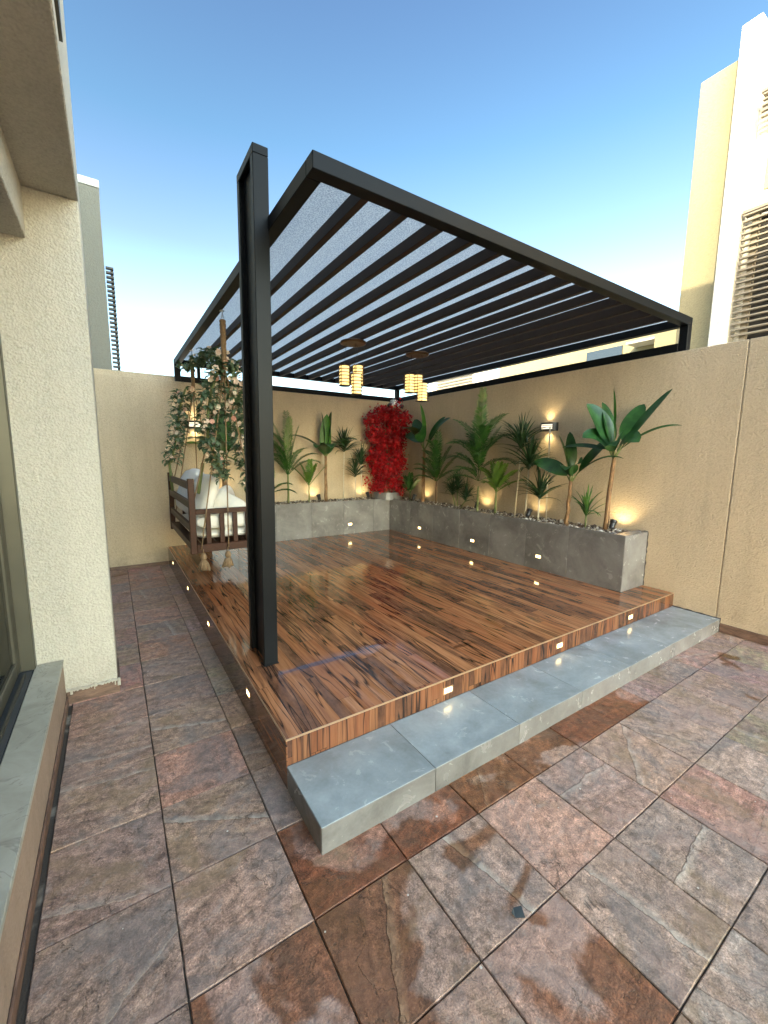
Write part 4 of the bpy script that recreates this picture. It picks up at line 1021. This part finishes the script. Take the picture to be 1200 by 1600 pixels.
def garland(path, rad, dens, seed, label, stem=True, flowers=.16):
    dens *= 1.6; rad = [r_ * .85 for r_ in rad]; flowers *= 2.0; rs = random.Random(seed); path = [Vector(p) for p in path]
    t = thing('flower_garland', path[0], label, 'garland', 'flowering garlands wound round the swing ropes')
    lv = MB(); fl = MB(); fp = MB(); L = sum((path[i + 1] - path[i]).length for i in range(len(path) - 1))
    n = int(L * dens)
    def at(u):
        d = u * L
        for i in range(len(path) - 1):
            s = (path[i + 1] - path[i]).length
            if d <= s: return path[i].lerp(path[i + 1], d / s), i
            d -= s
        return path[-1], len(path) - 2
    for k in range(n):
        c, i = at(rs.random()); r = rad[i] + (rad[min(i + 1, len(rad) - 1)] - rad[i]) * .5
        a = rs.uniform(0, 6.28); q = math.sqrt(rs.random()) * r
        p = c + Vector((math.cos(a) * q, math.sin(a) * q, rs.uniform(-.03, .03)))
        if rs.random() < flowers * .4:
            tg = fp if rs.random() < .16 else fl; s = rs.uniform(.020, .032); nrm = Vector((rs.gauss(-.4, .6), rs.gauss(-1, .5), rs.gauss(.2, .5))).normalized()
            e1 = nrm.cross(Vector((0, 0, 1))).normalized(); e2 = nrm.cross(e1); p = p + nrm * .015 + Vector((math.cos(a), math.sin(a), 0)) * (r - q) * .6
            for m in range(6):
                an = m * 1.047 + rs.random() * .3; d1 = e1 * math.cos(an) + e2 * math.sin(an); d2 = e1 * math.cos(an + 1.25) + e2 * math.sin(an + 1.25); d0 = e1 * math.cos(an + .62) + e2 * math.sin(an + .62)
                tg.add([p, p + d1 * s * .85 + nrm * .006, p + d0 * s * 1.05 + nrm * rs.uniform(0, .012), p + d2 * s * .85 + nrm * .006], [(0, 1, 2, 3)])
        else:
            az = math.degrees(a) + rs.uniform(-50, 50); ln = rs.uniform(.055, .10)
            strip(lv, p, az, rs.uniform(-30, 50), ln, ln * rs.uniform(.45, .65), rs.uniform(10, 90), 3, lambda x: max(.05, math.sin(math.pi * min(1, x * .9 + .1))), .3)
    if stem: MB().tube(path, .012, 7).build('stem', M_trunkG, t, True)
    lv.build('leaves', M_vine, t, False, False); fl.build('blossoms', M_petal, t, False, False)
    if fp.f: fp.build('pink_blossoms', M_petalP, t, False, False)
garland([(.80, 5.6, 2.38), (.74, 5.6, 2.22), (.70, 5.6, 2.0), (.66, 5.6, 1.75), (.60, 5.6, 1.50)], [.09, .12, .09, .10, .07], 230, 1, 'narrow flowering garland hanging leftmost over the swing back')
garland([(.90, 4.08, 2.50), (.88, 4.06, 2.38), (.80, 4.06, 2.2), (.76, 4.08, 1.98), (.75, 4.10, 1.76), (.82, 4.10, 1.56), (.88, 4.12, 1.38)], [.03, .08, .09, .085, .08, .08, .06], 250, 2, 'dense central flowering garland wound round the near swing rope')
garland([(.92, 4.08, 2.46), (1.00, 4.08, 2.34), (.99, 4.08, 2.12), (.96, 4.08, 1.95)], [.07, .10, .08, .06], 270, 3, 'short pink flowered garland cluster high beside the black post', flowers=.3)
garland([(1.10, 4.7, 2.1), (1.18, 4.7, 1.95), (1.22, 4.7, 1.68), (1.26, 4.7, 1.39), (1.30, 4.7, 1.18)], [.10, .11, .09, .08, .05], 260, 4, 'thin flowering garland half hidden behind the black post')
garland([(.78, 5.6, 2.62), (.90, 5.3, 2.66), (.95, 4.9, 2.68), (.94, 4.5, 2.6)], [.06, .08, .08, .1], 120, 5, 'leafy garland strand crossing between the two swing ropes', flowers=.08)
for (p, lab) in (([(.58, 5.62, 1.50), (.60, 5.62, 1.12)], 'green cane standing behind the swing back under the left garland'),
                 ([(.74, 4.36, 1.52), (.69, 4.38, 1.22)], 'olive green cane leaning at the near swing cushion')):
    o = MB().tube(p, .016, 9).build('green_cane', M_trunkG, None, True); tag(o, lab, 'cane', 'green canes in the swing garlands')

# ------------------------------------------------------------------ neighbouring buildings
FX = 8.0
t = thing('neighbour_villa', (9, 2, 0), 'tall cream villa beyond the right wall with fin and louvred screens', 'house')
MB().box(FX, 15, 2.79, 3.373, 0, 7.36, .01).build('stair_wall', M_far, t)
MB().box(FX - .34, 15, 2.56, 2.789, 0, 7.52, .01).build('fin', M_farw, t)
MB().box(FX - .10, 15, -12, 2.559, 0, 8.6, .01).build('facade', M_farw, t)
MB().box(FX - .12, FX - .1005, -4, 2.40, 5.35, 6.1).build('cream_band', M_far, t)
for (y1, z0, z1, n) in ((2.52, 3.32, 5.02, 21), (2.46, 6.16, 6.50, 5)):
    w_ = MB().box(FX - .125, FX - .1006, -4, y1 - .1, z0, z1 - .03).build('window', M_farglass if n == 5 else M_dark, t)
    b = MB()
    for k in range(n):
        z = z1 - (z1 - z0) * k / n; b.box(FX - .34, FX - .29, -4, y1, z - .035, z - .012, .002)
    for y in (y1 - .16, y1 - .9, y1 - 1.7, y1 - 2.5): b.box(FX - .289, FX - .2, y, y + .07, z0 - .03, z1)
    b.box(FX - .345, FX - .15, -4, y1 + .02, z1 + .001, z1 + .04)
    b.build('louvre_screen', M_louv, t)
t = thing('neighbour_house', (16, 9, 0), 'low cream house seen through the gap above the right wall', 'house')
MB().box(14, 20, 3.5, 12.5, 0, 5.48, .01).box(13.4, 13.999, 5.2, 6.2, 0, 5.33, .01).build('wall', M_far, t)
MB().box(13.6, 20, 13.0, 16.5, 0, 5.40, .01).build('wall', M_farw, t)
for y0 in (14.0, 15.0): MB().box(13.56, 13.599, y0, y0 + .8, 2.5, 4.8).build('window', M_dark, t)
b = MB()
for k in range(14): b.box(13.5, 13.55, 13.6, 16, 3.5 + k * .13, 3.55 + k * .13)
b.build('louvre_screen', M_louv, t)
MB().box(13.96, 13.999, 7.4, 8.6, 3.9, 5.2).build('window', M_farglass, t)
MB().box(13.4, 13.999, 6.21, 7.0, 5.05, 5.11).build('canopy', M_farw, t)
t = thing('neighbour_block', (-2, 11, 0), 'tall plain grey villa seen beyond the back wall on the left', 'house')
MB().box(-3, .115, 9, 13, 0, 6.02, .01).build('wall', M_farg, t)
MB().box(-3.01, .125, 8.99, 13.01, 6.021, 6.14, .005).build('coping', M_farw, t)  # white band put in for the sunlit strip at the wall top
b = MB()
for k in range(26): b.box(.13, .245, 9.02, 9.10, 4.78 - k * .075, 4.81 - k * .075)
b.box(.20, .24, 9.101, 9.16, 2.8, 4.80); b.build('louvre_screen', simple('dark_louvre', (.06, .055, .05), .6), t)
for o in list(S.objects):
    if 'org' in o: del o['org']
